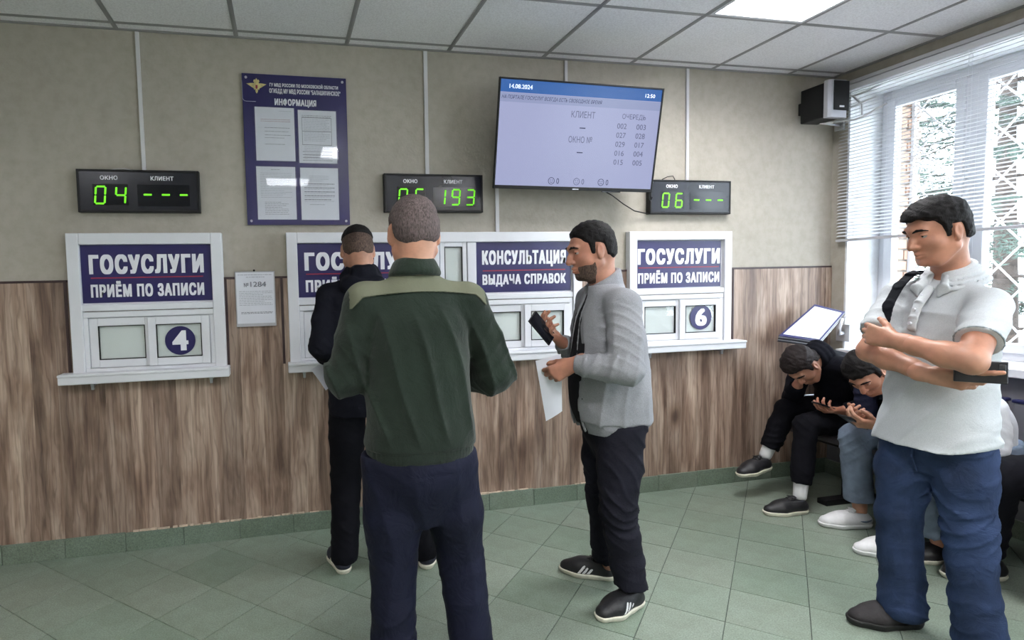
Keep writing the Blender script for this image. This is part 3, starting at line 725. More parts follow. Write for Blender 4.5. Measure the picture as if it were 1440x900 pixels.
# ---- loudspeaker in the corner
t = thing('loudspeaker', 'black and silver loudspeaker on the wall beside the window blind', 'loudspeaker', (4.33, 0, 2.45))
MB().box(4.262, 4.402, -.235, -.055, 2.448, 2.668, .006).build('cabinet', M['black_plastic'], t)
# silver surround, curved, with dark grille
s = MB(); n = 10
prof = [(4.256, -.235), (4.258, -.262), (4.275, -.272), (4.392, -.272), (4.408, -.262), (4.410, -.235)]
s.prism([(a, b, 2.440) for a, b in prof], (0, 0, .236)); s.build('front_baffle', M['silver'], t)
MB().box(4.292, 4.412, -.277, -.268, 2.485, 2.672, .003).build('grille_cloth', M['black_plastic'], t)
MB().box(4.335, 4.372, -.2785, -.2765, 2.503, 2.514, .0005).build('badge', M['letter_white'], t)
MB().box(4.30, 4.36, -.06, 0, 2.52, 2.60, .004).build('wall_mount', M['black_plastic'], t)

# ---- blind on the window
t = thing('window_blind', 'white horizontal venetian blind half lowered over the window', 'blind', (4.60, -1.3, 1.655))
ya, yb = -.075, -2.62
def xb(y): return 4.575
MB().box(4.545, 4.590, yb, ya, 2.655, 2.690, .003).build('headrail', M['white_pvc'], t)
MB().box(4.555, 4.588, yb, ya, 1.650, 1.668, .004).build('bottom_rail', M['silver'], t)
z = 1.690
sl = None
M['slat'] = mat('slat_white', (214, 216, 222), .4, .02)
while z < 2.648:
    if sl is None:
        m_ = MB(); a = R(24); cs, sn = math.cos(a), math.sin(a); prev = None
        P = []
        for q in (-1, -.33, .33, 1): P.append((q*.0125*cs + 0, q*.0125*sn+.0016*(1-q*q)))
        for k in range(3):
            (xa_, za_), (xb_, zb_) = P[k], P[k+1]
            m_.bm.faces.new([m_.bm.verts.new(v) for v in ((xa_, yb, za_), (xb_, yb, zb_), (xb_, ya, zb_), (xa_, ya, za_))])
            m_.bm.faces.new([m_.bm.verts.new(v) for v in ((xa_, ya, za_-.0006), (xb_, ya, zb_-.0006), (xb_, yb, zb_-.0006), (xa_, yb, za_-.0006))])
        me = bpy.data.meshes.new('slat'); m_.bm.to_mesh(me); m_.bm.free(); me.materials.append(M['slat']); sl = me
    o = bpy.data.objects.new('slat', sl); COL.objects.link(o); o.parent = t; o.location = Vector((4.572, 0, z))-t.location
    z += .0225
for yy_ in (-.20, -.85, -1.5, -2.15): 
    for dx in (-.0135, .0135): MB().tube([(4.572+dx, yy_, 1.66), (4.572+dx, yy_, 2.66)], .0009, 4).build('ladder_cord', M['white_pvc'], t)
# white wire arm beside the speaker
t = thing('wire_bracket', 'white bent wire wall arm beside the loudspeaker, in front of the blind', 'bracket', (4.55, -.06, 2.45))
MB().tube([(4.44, -.10, 2.625), (4.53, -.20, 2.605), (4.57, -.26, 2.62), (4.60, -.33, 2.64)], .007, 8).tube([(4.53, -.20, 2.605), (4.56, -.24, 2.54), (4.55, -.25, 2.47)], .007, 8).tube([(4.38, -.10, 2.45), (4.52, -.22, 2.445), (4.55, -.25, 2.455), (4.56, -.40, 2.50)], .007, 8).tube([(4.43, -.1, 2.55), (4.50, -.22, 2.53), (4.55, -.34, 2.56)], .006, 8).build('wire', M['white_paint'], t)
MB().box(4.585, 4.60, -.09, -.02, 2.42, 2.66, .003).build('wall_plate', M['white_paint'], t)
MB().tube([(4.595, -.06, 2.62), (4.44, -.10, 2.625)], .007, 8).tube([(4.595, -.06, 2.45), (4.38, -.10, 2.45)], .007, 8).build('strut', M['white_paint'], t)

# ---- flip-page document display on the wall in the corner
t = thing('document_stand', 'tilted blue framed document display on a white bracket above the bent man', 'document stand', (4.40, -.05, 1.0))
c0 = [Vector(p) for p in ((4.026, -.15, 1.026), (4.356, -.11, 1.226), (4.524, -.19, 1.172), (4.262, -.24, .985))]
nn = (c0[1]-c0[0]).cross(c0[3]-c0[0]).normalized(); nn = nn if nn.y < 0 else -nn
for i in range(5):
    off = -nn*.011*i; pts = [p+off+Vector((0, -.004*i, -.004*i)) for p in c0]
    lf = MB().prism(pts, -nn*.006).build('document_leaf', M['navy' if i == 0 else ('silver' if i % 2 else 'grey_plastic')], t)
    if i == 0:
        cc = sum(c0, Vector())/4; q = [cc+(p-cc)*.88 for p in c0]; sh = MB().prism([p+nn*.001 for p in q], nn*.001).build('paper_sheet', M['paper'], t)
        b = MB()
        for k in range(14):
            f0 = .10+.058*k; a_ = q[0].lerp(q[3], f0); b_ = q[1].lerp(q[2], f0); s0 = a_.lerp(b_, .08+.05*pr.random()); s1 = a_.lerp(b_, .92-.2*pr.random())
            w_ = (q[3]-q[0]).normalized()*.0022; b.prism([p+nn*.0022 for p in (s0, s1, s1+w_, s0+w_)], nn*.0004)
        b.build('print', M['ink'], sh)
MB().tube([(4.595, -.12, 1.02), (4.50, -.17, 1.02), (4.475, -.19, 1.06), (4.50, -.19, 1.13)], .012, 8).tube([(4.50, -.19, 1.13), (4.545, -.2, 1.165)], .012, 8).build('bracket', M['white_paint'], t)
MB().box(4.585, 4.60, -.17, -.07, .96, 1.08, .003).build('wall_plate', M['white_paint'], t)

# ---- waiting bench
t = thing('waiting_bench', 'row of padded waiting seats on a black beam under the window', 'bench', (4.25, -1.5, 0))
seats = [-.42, -.90, -1.38, -1.86, -2.34]
MB().box(4.20, 4.26, -2.62, -.16, .33, .38, .004).build('beam', M['black_plastic'], t)
for y in (-.50, -1.62, -2.5):
    MB().box(4.20, 4.26, y-.03, y+.03, .03, .33, .004).box(4.02, 4.42, y-.035, y+.035, .0, .035, .006).build('leg', M['black_plastic'], t)
for y in seats:
    s = MB().box(4.06, 4.46, y-.225, y+.225, .385, .435, .018).build('seat', M['bench_pad'], t)
    MB().box(4.16, 4.30, y-.10, y+.10, .378, .386).build('seat_plate', M['steel'], s)
    b = MB().box(4.49, 4.525, y-.225, y+.225, .50, .745, .012).build('backrest', M['bench_back'], t)
    MB().box(4.485, 4.530, y-.228, y+.228, .742, .760, .006).build('edge_strip', M['bench_blue'], b)
    MB().tube([(4.30, y, .37), (4.46, y, .39), (4.515, y, .46), (4.525, y, .56)], .012, 8).build('back_support', M['steel'], t)
for y in (-.18, -.66, -1.14, -1.62, -2.10, -2.58):
    MB().tube([(4.24, y, .37), (4.14, y, .40), (4.12, y, .58), (4.16, y, .61), (4.40, y, .61), (4.44, y, .58), (4.44, y, .40)], .011, 8).build('armrest', M['steel'], t)
# ================================================================== FIGURES: signed-distance shapes meshed with surface nets
f4 = np.float32
def V3(*a): return np.array(a if len(a) == 3 else a[0], float)
def nrmz(v): v = np.asarray(v, float); return v/np.linalg.norm(v)
def smin(a, b, k):
    h = np.clip(.5+.5*(b-a)/k, 0, 1); return b+(a-b)*h-k*h*(1-h)
def smax(a, b, k): return -smin(-a, -b, k)
_rg = np.random.RandomState(4); _K = _rg.normal(size=(8, 3)); _K /= np.linalg.norm(_K, axis=1)[:, None]; _PH = _rg.rand(8)*6.28
def wob(P, f, seed=0):
    """cheap smooth 3-D noise about -1..1"""
    s = 0
    for i in range(4):
        k = _K[(i+seed) % 8]*f*(.7+.25*i); s = s+np.sin(P @ k+_PH[(i*3+seed) % 8]+seed*1.7+1.3*np.sin(P @ (_K[(i+3+seed) % 8]*f*.8)+seed))
    return s/2.6
def ridge(x): return 1-2*np.abs(np.sin(x*.5))**.8
class Sh:
    def __init__(s): s.ops = []; s.bx = []; s.post = []
    def _b(s, pts, r):
        pts = np.asarray(pts, float); r = np.max(r); s.bx.append((pts.min(0)-r, pts.max(0)+r)); return s.bx[-1]
    def tube(s, pts, rad, k=.02, flat=None, fold=None, sub=False):
        pts = [np.asarray(p, float) for p in pts]; L = 0
        if not isinstance(rad, (list, tuple)): rad = [rad]*len(pts)
        for a, b, ra, rb in zip(pts, pts[1:], rad, rad[1:]):
            l = np.linalg.norm(b-a)
            if l < 1e-5: continue
            bx = s._b([a, b], max(ra, rb)+(abs(fold[0]) if fold else 0)) if not sub else (np.minimum(a, b)-max(ra, rb), np.maximum(a, b)+max(ra, rb))
            def fn(X, Y, Z, a=a, b=b, ra=ra, rb=rb, l=l, L0=L):
                d = (b-a)/l; ax = (X-f4(a[0])), (Y-f4(a[1])), (Z-f4(a[2]))
                t = ax[0]*f4(d[0])+ax[1]*f4(d[1])+ax[2]*f4(d[2]); tc = np.clip(t, 0, l)
                q = [ax[i]-tc*f4(d[i]) for i in range(3)]
                if flat is not None:
                    fd = np.asarray(flat[0], float); w = q[0]*f4(fd[0])+q[1]*f4(fd[1])+q[2]*f4(fd[2]); w2 = w*f4(1/flat[1]-1)
                    q = [q[i]+w2*f4(fd[i]) for i in range(3)]
                h = tc/l; h = h*h*(3-2*h)*.5+h*.5
                D = np.sqrt(q[0]**2+q[1]**2+q[2]**2)-(ra+(rb-ra)*h)
                if flat is not None: D = D*f4(max(.55, flat[1]))
                if fold:
                    s_ = t+L0; w = np.sin(q[0]*23+q[1]*31+fold[2])*1.2+np.sin(q[2]*27-q[0]*17+q[1]*11+fold[2]*2.1)*1.3
                    D = D-fold[0]*(1-2*np.abs(np.sin(.5*(s_*fold[1]+w)))**.7)
                return D
            s.ops.append((bx, fn, k, 'sub' if sub else 'add')); L += l
        return s
    def ell(s, c, r, frame=None, k=.02, sub=False, n=2.0):
        c = np.asarray(c, float); r = np.asarray(r, float); Fm = np.eye(3) if frame is None else np.asarray(frame, float)
        m = r.max(); bx = s._b([c], m) if not sub else (c-m, c+m)
        def fn(X, Y, Z):
            q = (X-f4(c[0])), (Y-f4(c[1])), (Z-f4(c[2]))
            p = [q[0]*f4(Fm[i][0])+q[1]*f4(Fm[i][1])+q[2]*f4(Fm[i][2]) for i in range(3)]
            if n == 2:
                k0 = np.sqrt((p[0]/r[0])**2+(p[1]/r[1])**2+(p[2]/r[2])**2); k1 = np.sqrt((p[0]/r[0]**2)**2+(p[1]/r[1]**2)**2+(p[2]/r[2]**2)**2)+1e-6
                return k0*(k0-1)/k1
            k0 = (np.abs(p[0]/r[0])**n+np.abs(p[1]/r[1])**n+np.abs(p[2]/r[2])**n)**(1/n)+1e-4
            return np.sqrt(p[0]**2+p[1]**2+p[2]**2+1e-9)*(1-1/k0)
        s.ops.append((bx, fn, k, 'sub' if sub else 'add')); return s
    def loft(s, lev, lat, k=.03, n=2.3, cap=.6):
        """lev: (centre, half width, half depth) from bottom to top; lat: lateral unit vector"""
        C = np.array([l[0] for l in lev], float); A = np.array([l[1] for l in lev]); B = np.array([l[2] for l in lev])
        ax = nrmz(C[-1]-C[0]); lat = nrmz(np.asarray(lat, float)-ax*np.dot(lat, ax)); fr = np.cross(ax, lat)
        T = (C-C[0]) @ ax; Lx = (C-C[0]) @ lat; Fx = (C-C[0]) @ fr
        tt = np.linspace(T[0], T[-1], 60)
        def smooth(v):
            y = np.interp(tt, T, v); ker = np.ones(7)/7; return np.convolve(np.pad(y, 3, mode='edge'), ker, 'valid')
        a_, b_, lx, fx = smooth(A), smooth(B), smooth(Lx), smooth(Fx)
        bx = s._b(C, max(A.max(), B.max())+.02)
        def fn(X, Y, Z):
            q = (X-f4(C[0][0])), (Y-f4(C[0][1])), (Z-f4(C[0][2]))
            t = q[0]*f4(ax[0])+q[1]*f4(ax[1])+q[2]*f4(ax[2]); u = q[0]*f4(lat[0])+q[1]*f4(lat[1])+q[2]*f4(lat[2]); v = q[0]*f4(fr[0])+q[1]*f4(fr[1])+q[2]*f4(fr[2])
            tc = np.clip(t, tt[0], tt[-1]); i = (tc-tt[0])/(tt[-1]-tt[0])*59; j = np.minimum(i.astype(np.int32), 58); f = i-j
            g = lambda y: (lambda y: y[j]*(1-f)+y[j+1]*f)(y.astype(f4))
            a, b = g(a_), g(b_); u = u-g(lx); v = v-g(fx); w = (t-tc)/f4(cap)
            q0 = (np.abs(u/a)**n+np.abs(v/b)**n)**(1/n)+1e-3; rr = np.sqrt(u*u+v*v+1e-9)
            d = rr*(1-1/q0); inside = np.maximum(-np.minimum(a, b), d)
            wa = np.abs(w)
            return np.where(wa > 1e-6, np.sqrt(np.maximum(d, 0)**2+wa**2)+np.minimum(d, 0)*(wa < .0), inside)
        s.ops.append((bx, fn, k, 'add')); return s
    def keep(s, nvec, pt, k=.004):           # keep the side where n.(p-pt) < 0
        nvec = nrmz(nvec); pt = np.asarray(pt, float)
        s.ops.append((None, lambda X, Y, Z: (X-f4(pt[0]))*f4(nvec[0])+(Y-f4(pt[1]))*f4(nvec[1])+(Z-f4(pt[2]))*f4(nvec[2]), k, 'keep')); return s
    def keepfn(s, fn, k=.004): s.ops.append((None, fn, k, 'keep')); return s
    def disp(s, fn, lim=.05): s.post.append((fn, lim)); return s
    def mesh(s, h):
        lo = np.min([b[0] for b in s.bx], 0)-.02; hi = np.max([b[1] for b in s.bx], 0)+.02
        n = np.ceil((hi-lo)/h).astype(int)+1
        ax = [(lo[i]+h*np.arange(n[i])).astype(f4) for i in range(3)]
        D = np.full(n, .12, f4)
        for bx, fn, k, mode in s.ops:
            if bx is None: sl = [slice(0, n[i]) for i in range(3)]
            else:
                m = .03+k; sl = [slice(max(0, int((bx[0][i]-m-lo[i])/h)), min(n[i], int((bx[1][i]+m-lo[i])/h)+2)) for i in range(3)]
            X = ax[0][sl[0]][:, None, None]; Y = ax[1][sl[1]][None, :, None]; Z = ax[2][sl[2]][None, None, :]
            d = fn(X, Y, Z); sub = D[sl[0], sl[1], sl[2]]
            if mode == 'add': D[sl[0], sl[1], sl[2]] = smin(sub, d, f4(k))
            elif mode == 'sub': D[sl[0], sl[1], sl[2]] = smax(sub, -d, f4(k))
            else: D[sl[0], sl[1], sl[2]] = smax(sub, d, f4(k))
            if mode == 'add' and s.post and False: pass
        for fn, lim in s.post:
            m = np.nonzero(np.abs(D) < lim); P = np.stack([ax[i][m[i]] for i in range(3)], 1).astype(float)
            D[m] -= fn(P).astype(f4)
        return nets(D, lo, h)
def nets(D, lo, h):
    D[0], D[-1] = .1, .1; D[:, 0] = .1; D[:, -1] = .1; D[:, :, 0] = .1; D[:, :, -1] = .1
    ins = D < 0
    c = ins[:-1, :-1, :-1].astype(np.int8)
    for a in (0, 1):
        for b in (0, 1):
            for e in (0, 1):
                if a or b or e: c = c+ins[a:ins.shape[0]-1+a, b:ins.shape[1]-1+b, e:ins.shape[2]-1+e]
    act = np.nonzero((c > 0) & (c < 8)); N = len(act[0])
    idx = np.full(c.shape, -1, np.int32); idx[act] = np.arange(N)
    acc = np.zeros((N, 3)); cnt = np.zeros(N); I = np.stack(act, 1)
    for axis in range(3):
        o1, o2 = [i for i in range(3) if i != axis]
        for a in (0, 1):
            for b in (0, 1):
                p = I.copy(); p[:, o1] += a; p[:, o2] += b; q = p.copy(); q[:, axis] += 1
                d0 = D[tuple(p.T)]; d1 = D[tuple(q.T)]; m = (d0 < 0) != (d1 < 0)
                t = d0[m]/(d0[m]-d1[m]); v = p[m].astype(float); v[:, axis] += t; acc[m] += v; cnt[m] += 1
    Vt = acc/cnt[:, None]*h+lo; F = []
    for axis in range(3):
        o1, o2 = [(1, 2), (2, 0), (0, 1)][axis]
        sl0 = [slice(1, -1)]*3; sl0[axis] = slice(0, -1); sl1 = list(sl0); sl1[axis] = slice(1, None)
        A, B = ins[tuple(sl0)], ins[tuple(sl1)]; e = np.nonzero(A != B); 
        if not len(e[0]): continue
        P = np.stack(e, 1); P[:, o1] += 1; P[:, o2] += 1; flip = A[e]
        def cell(a, b):
            q = P.copy(); q[:, o1] -= a; q[:, o2] -= b; return idx[tuple(q.T)]
        Q = np.stack([cell(1, 1), cell(0, 1), cell(0, 0), cell(1, 0)], 1); Q[~flip] = Q[~flip][:, ::-1]; F.append(Q)
    F = np.concatenate(F); F = F[(F >= 0).all(1)]
    return Vt, F
def put(name, parts, m, parent=None):
    """parts: list of (V, F[, material index]) joined in one mesh object"""
    Vs, Fs, Ms, o = [], [], [], 0
    for p in parts: Vs.append(p[0]); Fs.append(p[1]+o); Ms.append(np.full(len(p[1]), p[2] if len(p) > 2 else 0)); o += len(p[0])
    Vt = np.concatenate(Vs); F = np.concatenate(Fs); Mi = np.concatenate(Ms)
    me = bpy.data.meshes.new(name); me.vertices.add(len(Vt)); me.vertices.foreach_set('co', Vt.astype(f4).ravel())
    me.loops.add(len(F)*4); me.loops.foreach_set('vertex_index', F.astype(np.int32).ravel())
    me.polygons.add(len(F)); me.polygons.foreach_set('loop_start', np.arange(len(F), dtype=np.int32)*4); me.polygons.foreach_set('loop_total', np.full(len(F), 4, np.int32))
    me.polygons.foreach_set('use_smooth', np.ones(len(F), bool))
    me.update(calc_edges=True); me.validate()
    o = link(name, me, m, parent)
    if Mi.any(): me.polygons.foreach_set('material_index', Mi.astype(np.int32))
    return o

def crease(x, p=2.0): return (1-np.abs(np.sin(.5*x)))**p
def wrinkle(a, b, rad, amp, f, seed=1, t0=-.05, t1=1.05, tilt=.6):
    a, b = np.asarray(a, float), np.asarray(b, float); l = np.linalg.norm(b-a); d = (b-a)/l; o1 = nrmz(np.cross(d, (.3, .2, 1.) if abs(d[2]) < .9 else (1., .1, 0))); o2 = np.cross(d, o1)
    def fn(P):
        rel = P-a; t = rel @ d/l; pr = rel-np.outer(rel @ d, d); dist = np.linalg.norm(pr, axis=1); out = np.zeros(len(P))
        m = (dist < rad*1.7) & (t > t0-.15) & (t < t1+.15)
        if not m.any(): return out
        Q = P[m]; tm = t[m]; u = pr[m] @ o1; v = pr[m] @ o2
        w = np.clip((rad*1.7-dist[m])/(rad*.4), 0, 1)*np.clip((tm-t0+.15)/.15, 0, 1)*np.clip((t1+.15-tm)/.15, 0, 1)
        ph = f*(tm*l+tilt*(u*math.cos(seed)+v*math.sin(seed)))+2.0*wob(Q, 17, seed)
        out[m] = amp*(crease(ph)-.28)*(.25+.9*np.clip(wob(Q, 11, seed+1)*.9+.45, 0, 1))*w
        return out
    return fn
# ------------------------------------------------------------------ anatomy
def frame_of(f, u=(0, 0, 1)):
    f = nrmz(f); u = nrmz(np.asarray(u, float)-f*np.dot(u, f)); r = np.cross(f, u); return r, f, u   # right, forward, up
def hand_parts(sh, wr, d, pn, th, curl=(40, 45, 50, 55), bend=(1, 1, .8), thumb=(.6, .5, .35), s=1.0, spread=4, k=.006, tcurl=25):
    """wr wrist, d direction of the fingers, pn palm normal, th unit towards the thumb side"""
    wr = np.asarray(wr, float); d = nrmz(d); pn = nrmz(np.asarray(pn)-d*np.dot(pn, d)); th0 = np.cross(d, pn); th = th0 if np.dot(th0, th) > 0 else -th0
    L = [(.044, .026, .021), (.049, .030, .023), (.045, .028, .022), (.034, .021, .019)]
    base = [(.090, .028), (.094, .009), (.089, -.010), (.080, -.027)]
    sh.tube([wr-d*.04*s, wr+d*.015*s], [.027*s, .026*s], .012, flat=(pn, .74))
    for i in range(4):
        kn = wr+d*base[i][0]*s+th*base[i][1]*s
        sh.tube([wr+d*.012*s+th*base[i][1]*.55*s, kn], [.0145*s, .0115*s], .014)
        ang = 0; p = kn; rr = [.0098, .0086, .0078, .0066][0:4]; pts = [kn]; rs = [(.0102 if i < 3 else .009)*s]
        sd = nrmz(d+th*math.tan(R(spread*(1.5-i))))
        for j in range(3):
            ang += curl[i]*bend[j]; v = sd*math.cos(R(ang))+pn*math.sin(R(ang)); p = p+v*L[i][j]*s; pts.append(p); rs.append([.0092, .0084, .0072][j]*s*(1 if i < 3 else .9))
        sh.tube(pts, rs, k*.6)
    sh.ell(wr+d*.035*s+th*.022*s+pn*.010*s, (.026*s, .017*s, .017*s), (d, th, pn), .012)
    sh.ell(wr+d*.045*s-th*.020*s+pn*.008*s, (.034*s, .013*s, .012*s), (d, th, pn), .012)
    tv_ = nrmz(d*thumb[0]+th*thumb[1]+pn*thumb[2]); b = wr+d*.026*s+th*.026*s+pn*.006*s; pts = [b]
    t2 = nrmz(tv_+nrmz(d*.8+pn*.5)*math.tan(R(tcurl)))
    pts += [b+tv_*.036*s, b+tv_*.036*s+t2*.031*s, b+tv_*.036*s+t2*.031*s+nrmz(t2+d*.3)*.022*s]
    sh.tube(pts, [.0135*s, .0112*s, .0104*s, .0085*s], k)
    return pts
def head_shape(c, F, neck, s=1.0, nose=1.0, ears=True):
    r, f, u = F; q = lambda a, b, e: c+(r*a+f*b+u*e)*s; Fm = (r, f, u); z = Sh()
    z.ell(q(0, -.010, .027), np.array((.077, .096, .093))*s, Fm, .02)
    z.ell(q(0, -.035, -.01), np.array((.066, .062, .062))*s, Fm, .03)
    z.ell(q(0, .024, -.034), np.array((.061, .064, .082))*s, Fm, .025)
    z.ell(q(0, .040, -.085), np.array((.040, .040, .030))*s, Fm, .025)
    for e in (-1, 1):
        z.ell(q(e*.040, .052, -.025), np.array((.024, .022, .020))*s, Fm, .02)          # cheekbones
        z.tube([q(e*.058, .0, -.055), q(e*.034, .05, -.098)], [.020*s, .018*s], .02)     # jaw line
    z.tube([q(-.034, .078, .030), q(0, .086, .028), q(.034, .078, .030)], .013*s, .015)  # brow
    for e in (-1, 1): z.ell(q(e*.031, .092, .010), np.array((.018, .012, .011))*s, Fm, .012, sub=True)
    z.tube([q(0, .082, .020), q(0, .098, -.008), q(0, .108, -.028)], [.008*s, .010*s, .0125*s], .010)
    for e in (-1, 1): z.ell(q(e*.011, .094, -.032), np.array((.009, .011, .008))*s, Fm, .007)
    z.tube([q(-.023, .080, -.060), q(0, .0925, -.058), q(.023, .080, -.060)], [.004*s, .0068*s, .004*s], .006)
    z.tube([q(-.020, .079, -.069), q(0, .0905, -.070), q(.020, .079, -.069)], [.004*s, .0078*s, .004*s], .006)
    z.tube([q(-.020, .0855, -.0640), q(0, .0975, -.0640), q(.020, .0855, -.0640)], .0022*s, .003, sub=True)
    z.ell(q(0, .072, -.098), np.array((.018, .014, .014))*s, Fm, .015)                   # chin
    nb = np.asarray(neck, float); z.tube([nb, q(0, -.022, -.060)], [.056*s, .050*s], .025)
    z.tube([nb, q(0, -.045, -.02)], [.050*s, .044*s], .025)
    for e in (-1, 1) if ears else ():                                                     # ears
        eu = nrmz(u-f*.18); er = nrmz(r*e-f*.35); ef = np.cross(er, eu)
        z.ell(q(e*.080, -.008, -.002), np.array((.009, .019, .032))*s, (er, ef, eu), .005)
        z.ell(q(e*.089, -.003, .002), np.array((.006, .010, .018))*s, (er, ef, eu), .004, sub=True)
        z.ell(q(e*.077, -.004, -.028), np.array((.007, .010, .010))*s, (er, ef, eu), .006)
    return z
def hair_shape(c, F, neck, s=1.0, t=.006, top=.012, front=.070, low=-.052, rough=.001, freq=160, seed=0, soft=.022, e0=None, fwd_top=0.0):
    """hair grown from the head's own surface; it thins out to nothing along the hairline"""
    r, f, u = F; z = head_shape(c, F, neck, s, ears=False)
    def grow(P):
        q = (P-c)/s; a, b, e = q @ r, q @ f, q @ u
        eh = np.interp(b, [-.11, -.07, -.040, -.030, .006, .013, .026, .034, .048, .070, .1], [low, low, low+.018, .018, .026, -.018, -.018, .030, .048, front, front])
        g = e-eh-.004*wob(P, 130, seed+1)
        if e0 is not None: g = np.minimum(g, e-e0)
        k = np.clip(g/soft, 0, 1); k = k*k*(3-2*k); kt = np.clip((e-.02)/.07, 0, 1)
        T = t+(top-t)*kt+fwd_top*kt*np.clip(b/.07, 0, 1)
        return -.0035+(T+.0035)*k*s+k*rough*(wob(P, freq, seed)+.8*wob(P, freq*2.1, seed+2))
    z.disp(grow, .10)
    z.keep(nrmz(-u*1.0+f*.0), c+u*(low-.022)*s, .002)
    z.keep(nrmz(-u+f*1.0), c+(f*.045-u*.035)*s, .002)
    return z
def face_bits(c, F, parent, s=1.0, brow='hair_dark'):
    r, f, u = F; q = lambda a, b, e: c+(r*a+f*b+u*e)*s; Fm = (r, f, u)
    for e in (-1, 1):
        b = Sh(); b.tube([q(e*.012, .0965, .027), q(e*.028, .0945, .033), q(e*.040, .0870, .032), q(e*.052, .0740, .026)], [.0034*s, .0044*s, .0040*s, .0024*s], .004); put('eyebrow', [b.mesh(.0022)], M[brow], parent)
        y = Sh(); y.ell(q(e*.031, .0705, .010), np.array((.0125, .0125, .0125))*s, Fm); ey = put('eye', [y.mesh(.003)], M['eye_white'], parent)
        i = Sh(); i.ell(q(e*.031, .0805, .009), np.array((.0055, .0035, .0055))*s, Fm); put('iris', [i.mesh(.0014)], M['iris'], ey)
        l = Sh(); l.ell(q(e*.031, .0718, .0115), np.array((.0150, .0135, .0125))*s, Fm); l.keep(-u, q(0, 0, .0095), .001); put('eyelid', [l.mesh(.0022)], M[parent['skin']], ey)
def collar_band(nk, fwd, lat, rt, rb, zb, zf, hgt=.035, thick=.008, gap=.5, flare=0.0, off=0.0, n=30):
    """standing collar round the neck: zb height of its top behind, zf in front, gap half-angle left open in front"""
    z = Sh(); nk = np.asarray(nk, float); A = np.linspace(math.pi/2+gap, math.pi*2.5-gap, n)
    for j in range(4):
        f = j/3; rr = rt+(rb-rt)*f
        z.tube([nk+lat*rr*math.cos(t)+fwd*(rr*math.sin(t)+off)+V3(0, 0, (zb+zf)/2-(zb-zf)/2*math.sin(t)-hgt*f) for t in A], thick, .012)
    return z
def foot_axis(heel, toe):
    heel = np.array((heel[0], heel[1], heel[2] if len(heel) > 2 else 0.), float); toe = np.array((toe[0], toe[1], toe[2] if len(toe) > 2 else 0.), float)
    f = nrmz(toe-heel); r = nrmz(np.cross(f, (0, 0, 1))); u = np.cross(r, f); return heel, toe, f, r, u
def shoe(parent, heel, toe, upper, sole, lace=None, stripe=None, name='sneaker', side=1, hi=0.0, wid=1.0, sole_h=.026, label=None, nstripe=3):
    heel, toe, f, r, u = foot_axis(heel, toe); L = np.linalg.norm(toe-heel)
    q = lambda a, b, e: heel+f*a*L+r*b*side+u*e
    def foot(z, g=0.0, top=1.0):
        z.tube([q(.14, 0, .045), q(.38, .002, .046), q(.62, .004, .040), q(.84, .004, .030)], [(.036+g)*wid, (.037+g)*wid, (.046+g)*wid, (.036+g)*wid], .03, flat=(u, .82))
        return z
    z = foot(Sh()); z.tube([q(.20, 0, .045), q(.22, 0, .075+hi)], [.036, .036], .025); z.tube([q(.30, 0, .07), q(.52, 0, .055)], [.032, .030], .03)
    z.keep(-u, q(0, 0, sole_h-.008)); z.keep(u, q(.2, 0, .088+hi)); z.disp(lambda P: .0008*wob(P, 90, 1), .01)
    o = put(name, [z.mesh(.0042)], upper, parent)
    if label: o['label'] = label
    tg = Sh(); tg.tube([q(.34, 0, .098+hi*.6), q(.46, 0, .082)], [.020, .018], .01, flat=(u, .5)); put('tongue', [tg.mesh(.004)], upper, o)
    w = Sh(); w.tube([q(.15, 0, .03), q(.38, .002, .03), q(.62, .005, .03), q(.85, .004, .03)], [.042*wid, .041*wid, .050*wid, .040*wid], .03)
    w.keep(u, q(0, 0, sole_h), .004); w.keep(-u, q(0, 0, .0), .003)
    put('sole', [w.mesh(.0042)], sole, o)
    if lace is not None:
        b = Sh()
        for k in range(5):
            a = .38+.055*k; zt = .1035-.0085*k; b.tube([q(a+.012, -.026, zt-.014), q(a-.004, -.012, zt-.002), q(a+.016, .012, zt-.002), q(a, .026, zt-.014)], .0030, .003); b.tube([q(a+.012, .026, zt-.014), q(a-.004, .012, zt-.002), q(a+.016, -.012, zt-.002), q(a, -.026, zt-.014)], .0030, .003)
        b.tube([q(.37, -.02, .094), q(.35, .0, .104), q(.37, .02, .094)], .003, .003)
        b.tube([q(.36, .0, .104), q(.40, .03, .098)], .0025, .003); b.tube([q(.36, .0, .104), q(.39, -.03, .100)], .0025, .003)
        put('laces', [b.mesh(.0026)], lace, o)
    if stripe is not None:
        for k in range(nstripe):
            b = foot(Sh(), .0016); a0 = .40+.075*k; c_ = q(a0, 0, .05); dv = nrmz(f+u*.75)
            b.keepfn(lambda X, Y, Z, c_=c_, dv=dv: np.abs((X-f4(c_[0]))*f4(dv[0])+(Y-f4(c_[1]))*f4(dv[1])+(Z-f4(c_[2]))*f4(dv[2]))-.0062, .001)
            b.keep(-r*side, q(0, .012, 0)); b.keep(u, q(0, 0, .073)); b.keep(-u, q(0, 0, .026)); put('stripe', [b.mesh(.0032)], stripe, o)
    return o
def leg_pts(hp, kn, an):
    hp, kn, an = map(lambda v: np.asarray(v, float), (hp, kn, an)); return [hp, hp+(kn-hp)*.5, kn, kn+(an-kn)*.30, kn+(an-kn)*.65, an]
def spine(J, n=None):
    a = (V3(J['hpL'])+V3(J['hpR']))/2; b = V3(J['neck']); return a, b
